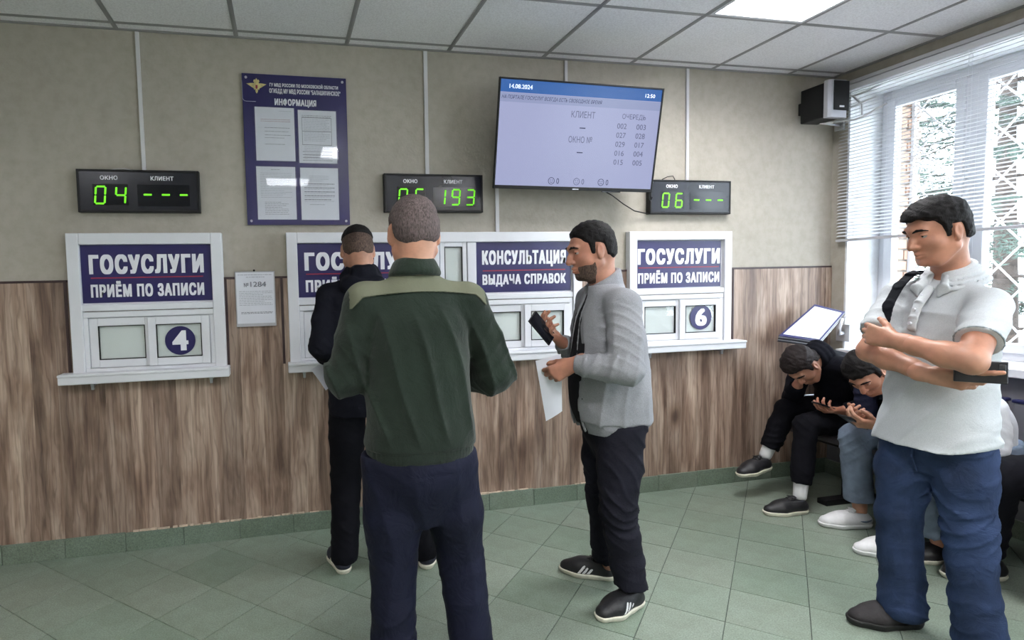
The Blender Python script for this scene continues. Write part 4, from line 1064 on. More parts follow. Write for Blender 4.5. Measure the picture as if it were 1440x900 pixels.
def torso_levels(J, prof, fwd, off=None):
    a, b = spine(J); mid = np.array(J['mid'], float) if 'mid' in J else None; out = []
    for l in prof:
        t, w, d = l[:3]; o = l[3] if len(l) > 3 else 0
        c = a+(b-a)*t if mid is None else (a*(1-t)**2+mid*2*t*(1-t)+b*t*t if 0 <= t <= 1 else a+(b-a)*t)
        out.append((c+np.asarray(fwd)*o, w, d))
    return out
BODY = [(-.10, .135, .105), (.02, .160, .112), (.2, .150, .108), (.40, .138, .100), (.62, .150, .110), (.80, .155, .108), (.92, .105, .076), (1.0, .058, .056)]
def body(J, fwd, head_c, HF, hs=1.0, skin='skin', hands=(), s=1.0, tors=BODY, thin=1.0, armr=(.046, .040, .036, .030, .026)):
    """one mesh: trunk, limbs, neck, head and hands"""
    lat = nrmz(V3(J['shR'])-V3(J['shL'])); z = Sh()
    z.loft(torso_levels(J, [(p[0], p[1]*s*thin, p[2]*s*thin)+p[3:] for p in tors], fwd), lat, .03)
    nk = V3(J['neck'])
    for q in 'LR':
        sh, el, wr = V3(J['sh'+q]), V3(J['el'+q]), V3(J['wr'+q])
        z.tube([nk-(nk-sh)*.25+V3(0, 0, -.035), sh], [.034*s, .046*s], .03)
        z.tube([sh, sh+(el-sh)*.5, el], [v*s for v in (.046, armr[0], armr[1])], .015)
        z.tube([el, el+(wr-el)*.3, el+(wr-el)*.7, wr], [v*s for v in (armr[1], armr[2]+.004, armr[3], armr[4])], .02)
        z.tube(leg_pts(J['hp'+q], J['kn'+q], J['an'+q]), [v*s for v in (.080, .072, .052, .052, .044, .034)], .03)
    z.tube([nk+V3(0, 0, -.05), nk, nk+(head_c-nk)*.35], [.054*s, .050*s, .046*s], .02)
    parts = [z.mesh(.0065)]
    hd = head_shape(head_c, HF, nk, hs); parts.append(hd.mesh(.0036))
    for h in hands:
        hsh = Sh(); 
        if 'el' in h: hsh.tube([V3(h['wr'])+(V3(h['el'])-V3(h['wr']))*.45, V3(h['wr'])+(V3(h['el'])-V3(h['wr']))*.15, h['wr']], [.034*s, .0285*s, .0255*s], .015)
        hand_parts(hsh, h['wr'], h['d'], h['pn'], h['th'], h.get('curl', (35, 40, 45, 50)), thumb=h.get('thumb', (.6, .5, .35)), s=h.get('s', 1.0), tcurl=h.get('tc', 25), bend=h.get('bend', (1, 1, .8)), spread=h.get('spread', 4))
        parts.append(hsh.mesh(.0030))
    return parts
def person(label, root, J, fwd, hc, HF, skin='skin', group=None, **kw):
    t = thing('person', label, 'person', root, group); t['skin'] = skin
    o = put('body', body(J, fwd, np.asarray(hc, float), HF, skin=skin, **kw), M[skin], t); return t
def top(J, fwd, prof, sleeves, k=.04, yoke=.02, lat=None, cut=None):
    z = Sh(); lat = nrmz(V3(J['shR'])-V3(J['shL'])) if lat is None else lat
    z.loft(torso_levels(J, prof, fwd), lat, .03); nk = V3(J['neck'])
    for q in 'LR': z.tube([nk+(V3(J['sh'+q])-nk)*.28+V3(0, 0, -.030), J['sh'+q]], [.036+yoke, sleeves['r'][0]*.95], k)
    if cut is not None: z.keepfn(cut, .004)
    for q in 'LR':
        sh, el, wr = V3(J['sh'+q]), V3(J['el'+q]), V3(J['wr'+q]); sp = sleeves
        z.tube([sh, sh+(el-sh)*.5, el], sp['r'][:3], .018)
        w1 = sp.get('w', (.0045, 150)); z.disp(wrinkle(sh, el, sp['r'][1], w1[0], w1[1], 2+(q == 'R')*3, .15, 1.0)) if w1[0] else None
        if len(sp['r']) > 3: z.tube([el, el+(wr-el)*.5, el+(wr-el)*sp.get('end', .95)], sp['r'][2:], .015); z.disp(wrinkle(el, wr, sp['r'][3], w1[0]*.9, w1[1]*1.15, 4+(q == 'R')*2, -.1, .9))
    return z
def sleeve_cut(z, el, wr, t, k=.003):
    """end a sleeve with a clean cuff at fraction t of elbow-wrist (applies only close to the wrist)"""
    el, wr = V3(el), V3(wr); p = el+(wr-el)*t; d = nrmz(wr-el); R_ = .12
    def fn(X, Y, Z):
        a = (X-f4(p[0]))*f4(d[0])+(Y-f4(p[1]))*f4(d[1])+(Z-f4(p[2]))*f4(d[2])
        e = np.sqrt((X-f4(p[0]))**2+(Y-f4(p[1]))**2+(Z-f4(p[2]))**2)-R_
        return np.minimum(a, -e)
    z.keepfn(fn, k); return z
def pants(J, prof, r, fwd, k=.022, fold=(.006, 110, 1), hem=None, lat=None):
    z = Sh(); lat = nrmz(V3(J['hpR'])-V3(J['hpL'])) if lat is None else lat
    z.loft(torso_levels(J, prof, fwd), lat, .03)
    for q in 'LR':
        pts = leg_pts(J['hp'+q], J['kn'+q], J['an'+q]); rr = r[q] if isinstance(r, dict) else r
        z.tube(pts[:3], rr[:3], k); z.tube(pts[2:], rr[2:], k*.5); sd = fold[2]+(q == 'R')*2
        z.disp(wrinkle(pts[0], pts[2], rr[1], fold[0]*.8, fold[1]*.6, int(sd), .05, .9, 1.2)); z.disp(wrinkle(pts[2], pts[-1], rr[3], fold[0], fold[1], int(sd)+1, -.15, 1.1, .8))
    return z
def cloth(name, rgb, rough=.8, bs=220, bst=.25, var=.10, wr=.5, wd_=.010, vs=3, heather=0, sheen=.0, twill=False):
    q = NT(name); q.b.inputs['Roughness'].default_value = rough; q.b.inputs['Specular IOR Level'].default_value = .12
    if sheen: q.b.inputs['Sheen Weight'].default_value = sheen
    n1 = q.noise(vs, 4); d = tuple(v*(1-var) for v in rgb); u = tuple(min(255, v*(1+var)+1) for v in rgb)
    c = q.ramp(n1.outputs['Fac'], [(.3, d), (.7, u)])
    if heather: c = q.mix(heather, c, q.ramp(q.noise(380, 2).outputs['Fac'], [(.35, (150, 150, 155)), (.62, (255, 255, 255))]), 'MULTIPLY')
    q.l(c, q.b.inputs['Base Color'])
    b = q.bump(q.noise(bs, 2).outputs['Fac'], bst, .002)
    b = q.bump(q.noise(14, 3, dist=.8).outputs['Fac'], wr, wd_, b)
    return q.m
def skinmat(name, rgb):
    q = NT(name); q.b.inputs['Roughness'].default_value = .48; q.b.inputs['Subsurface Weight'].default_value = .08; q.b.inputs['Subsurface Radius'].default_value = (.02, .008, .004)
    n = q.noise(22, 4); n2 = q.noise(5, 2)
    c = q.ramp(n.outputs['Fac'], [(.3, tuple(v*.92 for v in rgb)), (.7, tuple(min(255, v*1.06) for v in rgb))])
    c = q.mix(.35, c, q.ramp(n2.outputs['Fac'], [(.35, (255, 214, 205)), (.65, (255, 255, 255))]), 'MULTIPLY'); q.l(c, q.b.inputs['Base Color'])
    q.bump(q.noise(300, 3).outputs['Fac'], .15, .0015); return q.m
M['skin'] = skinmat('skin_light', (188, 144, 122)); M['skin_b'] = skinmat('skin_tan', (176, 130, 107)); M['skin_c'] = skinmat('skin_warm', (176, 128, 107))
def hairmat(name, rgb, rough=.55):
    q = NT(name); q.b.inputs['Specular IOR Level'].default_value = .2; q.b.inputs['Roughness'].default_value = rough; n = q.noise(260, 3, stretch=(1, 1, .35)); n2 = q.noise(12, 3)
    c = q.ramp(n.outputs['Fac'], [(.3, tuple(v*.6 for v in rgb)), (.7, tuple(min(255, v*1.35) for v in rgb))])
    q.l(q.mix(.5, c, q.ramp(n2.outputs['Fac'], [(.3, (200, 200, 200)), (.7, (255, 255, 255))]), 'MULTIPLY'), q.b.inputs['Base Color']); q.bump(n.outputs['Fac'], .6, .004); return q.m
M['hair_dark'] = hairmat('hair_dark', (19, 16, 17), .7); M['hair_brown'] = hairmat('hair_brown', (33, 26, 26), .7); M['hair_grey'] = hairmat('hair_grey', (84, 74, 73), .75); M['hair_fade'] = hairmat('hair_fade', (78, 64, 57), .75)
M['eye_white'] = mat('eye_white', (168, 160, 156), .35, .01); M['iris'] = mat('iris', (40, 28, 22), .15, .05)
# ================================================================== THE PEOPLE
W3 = lambda *a: np.array(a, float)
M['black_jacket'] = cloth('black_jacket_cloth', (18, 19, 27), .85, 160, .3, .15, .5, .012)
M['black_trouser'] = cloth('black_trouser_cloth', (15, 15, 21), .85, 220, .2, .12, .4, .01)
M['navy_track'] = cloth('navy_tracksuit_cloth', (22, 24, 40), .6, 260, .15, .12, .5, .014)
M['green_knit'] = cloth('green_knit', (29, 38, 31), .9, 240, .5, .14, .45, .012, vs=4, sheen=.15)
M['olive_yoke'] = cloth('olive_yoke_cloth', (98, 100, 84), .85, 260, .3, .05, .35, .008)
M['grey_jersey'] = cloth('grey_jersey', (150, 151, 156), .9, 260, .3, .05, .45, .010, heather=.35)
M['black_tee'] = cloth('black_tee', (30, 30, 34), .85, 260, .2, .1, .3, .008)
M['dark_denim'] = cloth('dark_denim', (27, 27, 36), .8, 320, .4, .2, .5, .012)
M['polo'] = cloth('pale_grey_polo', (196, 200, 204), .85, 300, .25, .03, .35, .008, heather=.18)
M['polo_edge'] = cloth('polo_edge', (142, 152, 156), .85, 300, .2, .03, .1, .004)
M['blue_denim'] = cloth('blue_denim', (43, 56, 84), .8, 320, .4, .22, .6, .014, vs=5)
M['pale_denim'] = cloth('pale_denim', (112, 124, 142), .85, 320, .4, .18, .5, .012, vs=6)
M['white_shirt'] = cloth('white_shirt', (222, 224, 232), .8, 260, .2, .03, .4, .01)
M['navy_shirt'] = cloth('navy_shirt', (30, 32, 50), .85, 260, .2, .1, .4, .01)
M['sock'] = cloth('white_sock', (214, 214, 216), .9, 200, .4, .03, .2, .004)
M['shoe_black'] = mat('shoe_black', (26, 26, 30), .5, .15, 30, bs=120, bst=.25)
M['shoe_navy'] = mat('shoe_navy', (34, 36, 50), .6, .15, 30, bs=120, bst=.25)
M['shoe_grey'] = mat('shoe_suede_black', (40, 37, 40), .75, .15, 30, bs=120, bst=.3)
M['shoe_white'] = mat('shoe_white', (224, 224, 226), .45, .03, 30, bs=90, bst=.15)
M['sole_white'] = mat('sole_white', (218, 214, 198), .5, .06, 25)
M['sole_black'] = mat('sole_black', (18, 18, 20), .6, .1, 30)
M['phone_glass'] = mat('phone_glass', (26, 27, 34), .12, .05, 10, coat=.6)
M['phone_back'] = mat('phone_back', (24, 24, 30), .3, .08, 12)
M['strap'] = cloth('strap_webbing', (24, 26, 32), .8, 200, .4, .05, .2, .004)
UP = W3(0, 0, 1)
def vdrape(lat, amp, f, seed, z0=None, z1=None):
    lat = nrmz(lat)
    def fn(P):
        u = P @ lat; x = u*f+1.6*np.sin(P[:, 2]*4.2+seed)+.9*np.sin(P[:, 2]*9+u*7+seed*2); a = amp*(crease(x, 1.8)-.25)
        if z0 is not None: a = a*np.clip((z1-P[:, 2])/(z1-z0), 0, 1)
        return a
    return fn
def paper(name, pts, nrm_, m='paper', label=None, cat='sheet of paper', bend=.006):
    """a sheet given by four corners, slightly curved, with real thickness"""
    P = [np.array(p, float) for p in pts]; n = nrmz(nrm_); b = MB(); N = 8; g = [[None]*(N+1) for _ in range(N+1)]; g2 = [[None]*(N+1) for _ in range(N+1)]
    for i in range(N+1):
        for j in range(N+1):
            u, v = i/N, j/N; c = (P[0]*(1-u)+P[1]*u)*(1-v)+(P[3]*(1-u)+P[2]*u)*v+n*bend*(math.sin(3.1*u)+.5*math.sin(4*v))
            g[i][j] = b.bm.verts.new(c); g2[i][j] = b.bm.verts.new(c-n*.0006)
    for i in range(N):
        for j in range(N):
            b.bm.faces.new((g[i][j], g[i+1][j], g[i+1][j+1], g[i][j+1])); b.bm.faces.new((g2[i][j+1], g2[i+1][j+1], g2[i+1][j], g2[i][j]))
    o = b.build(name, M[m], None, True)
    if label: tag(o, label, cat)
    return o
def phone(label, c, x, y, w, h, t=.009, screen=True):
    """c centre, x width direction, y length direction; screen on +x cross y"""
    c = Vector(c); x = Vector(x).normalized(); y = Vector(y); y = (y-x*y.dot(x)).normalized(); n = x.cross(y)
    Mx = Matrix(((x.x, y.x, n.x, c.x), (x.y, y.y, n.y, c.y), (x.z, y.z, n.z, c.z), (0, 0, 0, 1)))
    o = thing('phone', label, 'phone', tuple(c))
    MB().box(-w/2, w/2, -h/2, h/2, -t/2, t/2, .003, M4=Mx).build('phone_case', M['phone_back'], o)
    MB().box(-w/2+.003, w/2-.003, -h/2+.004, h/2-.004, t/2-.0005, t/2+.0005, 0, M4=Mx).build('phone_screen', M['phone_glass'], o)
    MB().box(-w/2+.008, -w/2+.026, h/2-.034, h/2-.010, -t/2-.0015, -t/2, .0005, M4=Mx).build('phone_camera', M['phone_glass'], o)
    return o

# ------------------------------------------------------------------ 1: man in the black hooded jacket at window 5
J = dict(neck=(1.183, -.50, 1.462), shL=(1.020, -.50, 1.375), shR=(1.372, -.50, 1.375), elL=(.972, -.545, 1.135), wrL=(1.035, -.33, 1.035), elR=(1.430, -.50, 1.13), wrR=(1.33, -.29, 1.03),
         hpL=(1.100, -.50, .88), hpR=(1.285, -.50, .88), knL=(1.080, -.47, .46), knR=(1.350, -.50, .46), anL=(1.055, -.535, .085), anR=(1.452, -.60, .085))
fw = W3(0, 1, 0); HF = frame_of((.02, .93, -.36)); hc = W3(1.172, -.475, 1.600)
P1 = person('man in a black hooded jacket seen from behind, standing at the long counter window', (1.2, -.5, 0), J, fw, hc, HF, 'skin_b', hs=.99,
            hands=[dict(wr=J['wrL'], el=J['elL'], d=(.35, .85, -.25), pn=(.9, -.3, -.1), th=(0, 0, 1)), dict(wr=J['wrR'], el=J['elR'], d=(-.3, .9, -.1), pn=(-.9, -.3, -.1), th=(0, 0, 1))])
h = hair_shape(hc, HF, J['neck'], .99, t=.0022, top=.004, low=-.060, rough=.0004); put('hair', [h.mesh(.0036)], M['hair_fade'], P1)
h = hair_shape(hc, HF, J['neck'], .99, t=.006, top=.013, rough=.001, e0=.040, soft=.03); h.keep(-HF[2], hc+HF[2]*.030, .002); put('hair_top', [h.mesh(.0036)], M['hair_dark'], P1)
face_bits(hc, HF, P1)
prof = [(-.20, .190, .140), (-.10, .192, .142), (.05, .185, .138), (.3, .172, .130), (.6, .180, .138), (.8, .185, .132), (.93, .130, .092), (1.0, .085, .078)]
sl = dict(r=[.064, .062, .062, .054, .044])
z = top(J, fw, prof, sl, yoke=.022); z.keep(-UP, (0, 0, .79)); sleeve_cut(z, J['elL'], J['wrL'], .93); sleeve_cut(z, J['elR'], J['wrR'], .93)
z.disp(lambda P: .004*wob(P, 26, 2)+.0025*wob(P, 60, 5)); put('hooded_jacket', [z.mesh(.0062)], M['black_jacket'], P1)
b = Sh()      # hood folded on the back
b.tube([(1.105, -.50, 1.470), (1.120, -.585, 1.430), (1.183, -.625, 1.395), (1.246, -.585, 1.430), (1.262, -.50, 1.470)], [.030, .042, .048, .042, .030], .03)
b.tube([(1.125, -.50, 1.51), (1.15, -.565, 1.50), (1.183, -.58, 1.495), (1.216, -.565, 1.50), (1.24, -.50, 1.51)], .022, .03); b.disp(lambda P: .004*wob(P, 45, 1)); put('hood', [b.mesh(.005)], M['black_jacket'], P1)
z = pants(J, [(-.15, .15, .12), (.0, .178, .130), (.15, .168, .120)], [.098, .092, .078, .074, .072, .070], fw, fold=(.006, 110, 1)); z.keep(UP, (0, 0, .84)); z.keep(-UP, (0, 0, .045)); z.disp(lambda P: .003*wob(P, 22, 1)); put('trousers', [z.mesh(.0068)], M['black_trouser'], P1)
shoe(P1, (1.050, -.60), (1.020, -.325), M['shoe_navy'], M['sole_white'], M['shoe_white'], M['sole_white'], nstripe=1, side=-1)
shoe(P1, (1.440, -.655), (1.565, -.415), M['shoe_navy'], M['sole_white'], M['shoe_white'], M['sole_white'], nstripe=1)
for i, dz in enumerate((0, .006)):
    paper('paper_sheet', [(.925-.002*i, -.40+dz, 1.005), (1.03, -.33+dz, 1.045-.004*i), (1.075, -.32+dz, .93), (.998, -.39+dz, .895-.006*i)], (.2, -.9, .3),
          label=('front white sheet of paper held by the man in the black jacket', 'rear white sheet held by the man in the black jacket')[i])

# ------------------------------------------------------------------ 2: man in the green jumper, nearest, seen from behind
J = dict(neck=(1.232, -1.50, 1.462), shL=(1.062, -1.50, 1.372), shR=(1.414, -1.50, 1.366), elL=(.998, -1.49, 1.135), wrL=(1.095, -1.27, 1.085), elR=(1.512, -1.49, 1.115), wrR=(1.41, -1.27, 1.075),
         hpL=(1.138, -1.50, .84), hpR=(1.335, -1.50, .835), knL=(1.138, -1.475, .46), knR=(1.383, -1.475, .45), anL=(1.123, -1.50, .085), anR=(1.418, -1.50, .085))
HF = frame_of((-.03, .96, -.22)); hc = W3(1.236, -1.478, 1.598)
P2 = person('man in a dark green jumper with olive yoke, nearest the camera with his back turned', (1.235, -1.5, 0), J, fw, hc, HF, 'skin', hs=1.02,
            hands=[dict(wr=J['wrL'], el=J['elL'], d=(.4, .85, -.1), pn=(.8, -.3, -.3), th=(0, 0, 1)), dict(wr=J['wrR'], el=J['elR'], d=(-.4, .85, -.1), pn=(-.8, -.3, -.3), th=(0, 0, 1))])
h = hair_shape(hc, HF, J['neck'], 1.02, t=.004, top=.009, front=.066, low=-.058, rough=.0008); put('hair', [h.mesh(.0036)], M['hair_grey'], P2)
face_bits(hc, HF, P2, brow='hair_grey')
prof = [(-.12, .160, .120), (-.02, .192, .146), (.10, .192, .150), (.3, .178, .140), (.55, .180, .138), (.75, .182, .128), (.87, .150, .096), (.95, .092, .076), (1.0, .070, .068)]
sl = dict(r=[.070, .070, .068, .056, .046], w=(.0035, 110))
def sweater():
    z = top(J, fw, prof, sl, yoke=.016); z.keep(-UP, (0, 0, .893), .014); sleeve_cut(z, J['elL'], J['wrL'], .92); sleeve_cut(z, J['elR'], J['wrR'], .92)
    vd = vdrape((1, 0, .25), .014, 64, .6, 1.24, 1.38); hf = lambda P: np.clip((P[:, 2]-.905)/.07, 0, 1)
    z.disp(lambda P: vd(P)*hf(P)); z.disp(lambda P: (.004*wob(P, 11, 3)+.0015*wob(P, 40, 1))*hf(P)); return z
yf = lambda X, Y, Z: (Z-f4(1.318)-f4(.025)*np.cos((X-f4(1.235))*f4(6.0)))
z = sweater(); full_j = z.mesh(.0055)
Vj, Fj = full_j; cen_ = Vj[Fj].mean(1); yk = (cen_[:, 2] > 1.388+.022*np.cos((cen_[:, 0]-1.235)*6.5)-.9*np.maximum(np.abs(cen_[:, 0]-1.235)-.19, 0)) & (cen_[:, 2] > 1.345)
yk &= np.abs(cen_[:, 0]-1.235) < .228
put('jumper', [(Vj, Fj[~yk])], M['green_knit'], P2); put('yoke', [(Vj, Fj[yk])], M['olive_yoke'], P2)
b = Sh(); ss = []      # seam cord along the yoke
for x in np.linspace(1.012, 1.458, 26):
    ss.append((x, 1.388+.022*math.cos((x-1.235)*6.5)-.9*max(abs(x-1.235)-.19, 0)))
Sv = []
for x, zz in ss:
    m_ = (np.abs(Vj[:, 0]-x) < .012) & (np.abs(Vj[:, 2]-zz) < .012) & (Vj[:, 1] < -1.5)
    if m_.any(): Sv.append((x, Vj[m_, 1].min()+.001, zz))
b.tube(Sv, .0030, .003); put('yoke_seam', [b.mesh(.003)], M['olive_yoke'], P2)
b = collar_band((1.232, -1.496, 1.462), fw, W3(1, 0, 0), .059, .076, .048, .030, hgt=.036, thick=.009, gap=0); put('collar', [b.mesh(.0042)], M['green_knit'], P2)
b = Sh(); b.loft([((1.236, -1.5, .856), .176, .136), ((1.236, -1.5, .876), .182, .142), ((1.236, -1.5, .905), .186, .146)], (1, 0, 0)); b.disp(lambda P: .0012*np.sin(P[:, 0]*520)); put('waistband', [b.mesh(.0062)], M['green_knit'], P2)
z = pants(J, [(-.34, .085, .075), (-.22, .125, .110), (-.10, .165, .134), (.0, .176, .138), (.12, .168, .128)], [.102, .098, .084, .078, .076, .078], fw, fold=(.005, 70, 3)); z.keep(UP, (0, 0, .872)); z.tube([(1.236, -1.50, .70), (1.236, -1.50, .80)], [.06, .09], .05)
z.keep(-UP, (0, 0, .05)); z.disp(vdrape((1, 0, .1), .005, 45, 2.2)); z.disp(lambda P: .004*wob(P, 12, 1)); put('trousers', [z.mesh(.0065)], M['navy_track'], P2)
shoe(P2, (1.120, -1.57), (1.075, -1.30), M['shoe_black'], M['sole_black'], M['shoe_black'], side=-1); shoe(P2, (1.420, -1.57), (1.490, -1.31), M['shoe_black'], M['sole_black'], M['shoe_black'])

# ------------------------------------------------------------------ 3: man in the grey jacket, profile
J = dict(neck=(2.165, -1.10, 1.408), shL=(2.150, -1.275, 1.325), shR=(2.205, -.925, 1.335), elL=(2.112, -1.355, 1.080), wrL=(1.962, -1.205, 1.085), elR=(2.185, -.860, 1.075), wrR=(2.035, -.955, 1.150),
         hpL=(2.195, -1.185, .82), hpR=(2.215, -1.015, .82), knL=(2.165, -1.215, .455), knR=(2.215, -1.0, .45), anL=(2.232, -1.205, .085), anR=(2.262, -.975, .085))
fw = W3(-.985, .17, 0); HF = frame_of((-.97, .12, -.20)); hc = W3(2.105, -1.10, 1.555)
P3 = person('man in a light grey zip jacket seen in profile, looking at his phone', (2.2, -1.1, 0), J, fw, hc, HF, 'skin_c', hs=1.0, thin=1.0,
            hands=[dict(wr=J['wrL'], el=J['elL'], d=(-.75, .35, -.45), pn=(-.25, .75, -.35), th=(-.3, -.2, .9), curl=(50, 58, 62, 66), thumb=(.75, .3, .5)),
                   dict(wr=J['wrR'], el=J['elR'], d=(-.72, -.12, .50), pn=(.50, -.35, .70), th=(-.1, .9, .3), curl=(26, 32, 38, 44), thumb=(.75, .45, .35), tc=12)])
h = hair_shape(hc, HF, J['neck'], 1.0, t=.006, top=.013, front=.066, low=-.055, rough=.0012); put('hair', [h.mesh(.0036)], M['hair_dark'], P3)
b = Sh(); r_, f_, u_ = HF; q = lambda a, b_, e: hc+r_*a+f_*b_+u_*e
b = head_shape(hc, HF, J['neck'], 1.0, ears=False)
def beardf(P):
    q_ = P-hc; a_, b2, e_ = q_ @ r_, q_ @ f_, q_ @ u_; g = np.minimum(-.045-e_+np.clip(.03-b2, 0, .03)*.9, b2-.012)+.0015*wob(P, 120, 1)
    k_ = np.clip(g/.012, 0, 1); lip = (np.abs(a_) < .026) & (e_ > -.080) & (b2 > .07); return np.where(lip, -.003, -.003+.0055*k_)
b.disp(beardf, .1); b.keep(u_, hc-u_*.020, .002); b.keep(-u_, hc-u_*.135, .002); b.keep(-f_, hc+f_*.005, .002); put('beard', [b.mesh(.0036)], M['hair_fade'], P3)
face_bits(hc, HF, P3)
# black tee shirt under the open jacket
pt = [(-.06, .135, .125, .018), (.1, .140, .142, .036), (.3, .140, .142, .038), (.55, .145, .130, .022), (.78, .150, .112, .010), (.9, .11, .080, 0), (1.0, .062, .060, 0)]
z = Sh(); z.loft(torso_levels(J, pt, fw), nrmz(V3(J['shR'])-V3(J['shL'])), .03); nk = V3(J['neck'])
for q_ in 'LR': z.tube([nk+(V3(J['sh'+q_])-nk)*.3+W3(0, 0, -.035), J['sh'+q_]], [.048, .052], .03)
z.keep(-UP, (0, 0, .80)); z.disp(vdrape(nrmz(V3(J['shR'])-V3(J['shL'])), .003, 60, 1.)); put('tee_shirt', [z.mesh(.0062)], M['black_tee'], P3)
pj = [(-.14, .170, .150, -.002), (.0, .180, .165, .004), (.15, .180, .168, .006), (.35, .174, .162, .004), (.6, .176, .150, -.004), (.78, .172, .128, -.006), (.88, .140, .096, -.004), (.95, .096, .080, -.004), (1.0, .080, .076, -.004)]
sl = dict(r=[.070, .069, .066, .054, .043], end=.9, w=(.0065, 150))
latj = nrmz(V3(J['shR'])-V3(J['shL']))
a, b_ = V3(J['neck']), (V3(J['hpL'])+V3(J['hpR']))/2
def jw(h_): return .016+.050*np.clip(1.0-h_, 0, 1.3)
def opening(X, Y, Z):      # the jacket hangs open down the front
    h_ = (Z-f4(b_[2]))/f4(a[2]-b_[2]); px, py = f4(b_[0])+f4(a[0]-b_[0])*h_, f4(b_[1])+f4(a[1]-b_[1])*h_
    u = (X-px)*f4(latj[0])+(Y-py)*f4(latj[1]); v = (X-px)*f4(fw[0])+(Y-py)*f4(fw[1])
    return -np.maximum(np.abs(u)-jw(h_).astype(f4), f4(.050)-v)
z = top(J, fw, pj, sl, yoke=.018, cut=opening)
z.keep(-UP, (0, 0, .82), .01); sleeve_cut(z, J['elL'], J['wrL'], .90); sleeve_cut(z, J['elR'], J['wrR'], .90)
z.disp(vdrape(latj*.3+fw*.95, .008, 62, 1.1, 1.20, 1.38)); z.disp(lambda P: .004*wob(P, 14, 6)+.0015*wob(P, 50, 2))
put('jacket', [z.mesh(.0055)], M['grey_jersey'], P3)
T_ = np.array([p_[0] for p_ in pj]); A_ = np.array([p_[1] for p_ in pj]); B_ = np.array([p_[2] for p_ in pj]); O_ = np.array([p_[3] for p_ in pj])
for e_ in (-1, 1):      # front edges with the zip
    b = Sh(); pts = []
    for t_ in np.linspace(-.06, .93, 24):
        w_ = float(jw(t_)); aa, bb, oo = np.interp(t_, T_, A_), np.interp(t_, T_, B_), np.interp(t_, T_, O_)
        pts.append(b_+(a-b_)*t_+latj*e_*w_+fw*(bb*(1-min(.98, (w_/aa))**2.3)**(1/2.3)+oo-.004))
    b.tube(pts, .0058, .004); put('zip_edge', [b.mesh(.0042)], M['grey_jersey'], P3)
b = collar_band(nk, fw, latj, .064, .074, .062, -.015, hgt=.055, thick=.0085, gap=.55, off=.004); put('collar', [b.mesh(.0045)], M['grey_jersey'], P3)
b = Sh(); b.loft([((2.200, -1.098, .772), .160, .140), ((2.200, -1.098, .800), .170, .152), ((2.200, -1.098, .835), .176, .160)], latj); b.disp(lambda P: .0016*np.sin((P @ latj)*300+(P @ fw)*420)); b.keepfn(opening, .004); put('waistband', [b.mesh(.006)], M['grey_jersey'], P3)
for q_ in 'LR':
    e0, w0 = V3(J['el'+q_]), V3(J['wr'+q_]); b = Sh(); b.tube([e0+(w0-e0)*.78, e0+(w0-e0)*.97], [.044, .038], .01); b.keep(w0-e0, e0+(w0-e0)*.95); b.disp(lambda P: .0008*wob(P, 160, 2)); put('cuff', [b.mesh(.0045)], M['grey_jersey'], P3)
b = Sh(); pc = W3(2.215, -1.300, .93); b.tube([(2.150, -1.262, .99), (2.235, -1.268, .88)], .005, .004); put('pocket_welt', [b.mesh(.0045)], M['grey_jersey'], P3)
z = pants(J, [(-.30, .080, .080), (-.16, .130, .115), (-.02, .165, .138), (.12, .158, .136)], [.098, .092, .076, .072, .070, .068], fw, fold=(.0075, 120, 2)); z.keep(UP, (0, 0, .82)); z.keep(-UP, (0, 0, .098)); z.disp(lambda P: .004*wob(P, 24, 1)+.002*wob(P, 55, 2)); put('jeans', [z.mesh(.0062)], M['dark_denim'], P3)
shoe(P3, (2.300, -1.185), (2.030, -1.262), M['shoe_black'], M['sole_white'], M['shoe_black'], M['shoe_white'], side=-1, nstripe=3)
shoe(P3, (2.300, -.985), (2.085, -.815), M['shoe_black'], M['sole_white'], M['shoe_black'], M['shoe_white'], side=-1, nstripe=3)
phone('dark phone held up by the man in the light grey jacket', (1.918, -1.005, 1.222), (.62, .45, .55), (-.62, -.05, .62), .074, .150)
paper('paper_sheet', [(1.842, -1.10, 1.092), (1.945, -1.13, 1.120), (1.950, -1.13, .872), (1.889, -1.10, .826)], (-.3, -.95, 0), label='white sheet of paper hanging from the hand of the man in the light grey jacket')

# ------------------------------------------------------------------ 4: man in the pale polo with crossed arms
J = dict(neck=(3.270, -1.69, 1.418), shL=(3.212, -1.855, 1.318), shR=(3.232, -1.525, 1.328), elL=(2.985, -1.955, 1.140), wrL=(2.962, -1.725, 1.190), elR=(3.035, -1.575, 1.130), wrR=(3.015, -1.815, 1.072),
         hpL=(3.235, -1.770, .85), hpR=(3.215, -1.605, .85), knL=(3.238, -1.80, .485), knR=(3.170, -1.60, .475), anL=(3.260, -1.835, .085), anR=(3.195, -1.610, .085))
fw = W3(-1, 0, 0); HF = frame_of((-.92, .22, -.28)); hc = W3(3.178, -1.70, 1.580)
P4 = person('man in a pale grey polo shirt and blue jeans standing with crossed arms', (3.2, -1.7, 0), J, fw, hc, HF, 'skin_b', hs=.98, armr=(.046, .040, .038, .031, .026),
            hands=[dict(wr=J['wrL'], el=J['elL'], d=(-.05, .97, .16), pn=(.95, 0, -.2), th=(0, 0, 1), curl=(34, 38, 40, 44), thumb=(.7, .5, .3)),
                   dict(wr=J['wrR'], el=J['elR'], d=(.28, -.93, -.06), pn=(.9, .2, .2), th=(0, 0, 1), curl=(8, 34, 40, 46), thumb=(.75, .4, .4))])
h = hair_shape(hc, HF, J['neck'], .98, t=.008, top=.020, front=.060, low=-.055, rough=.0022, freq=110, fwd_top=.006, soft=.018); put('hair', [h.mesh(.0036)], M['hair_dark'], P4)
face_bits(hc, HF, P4, .98)
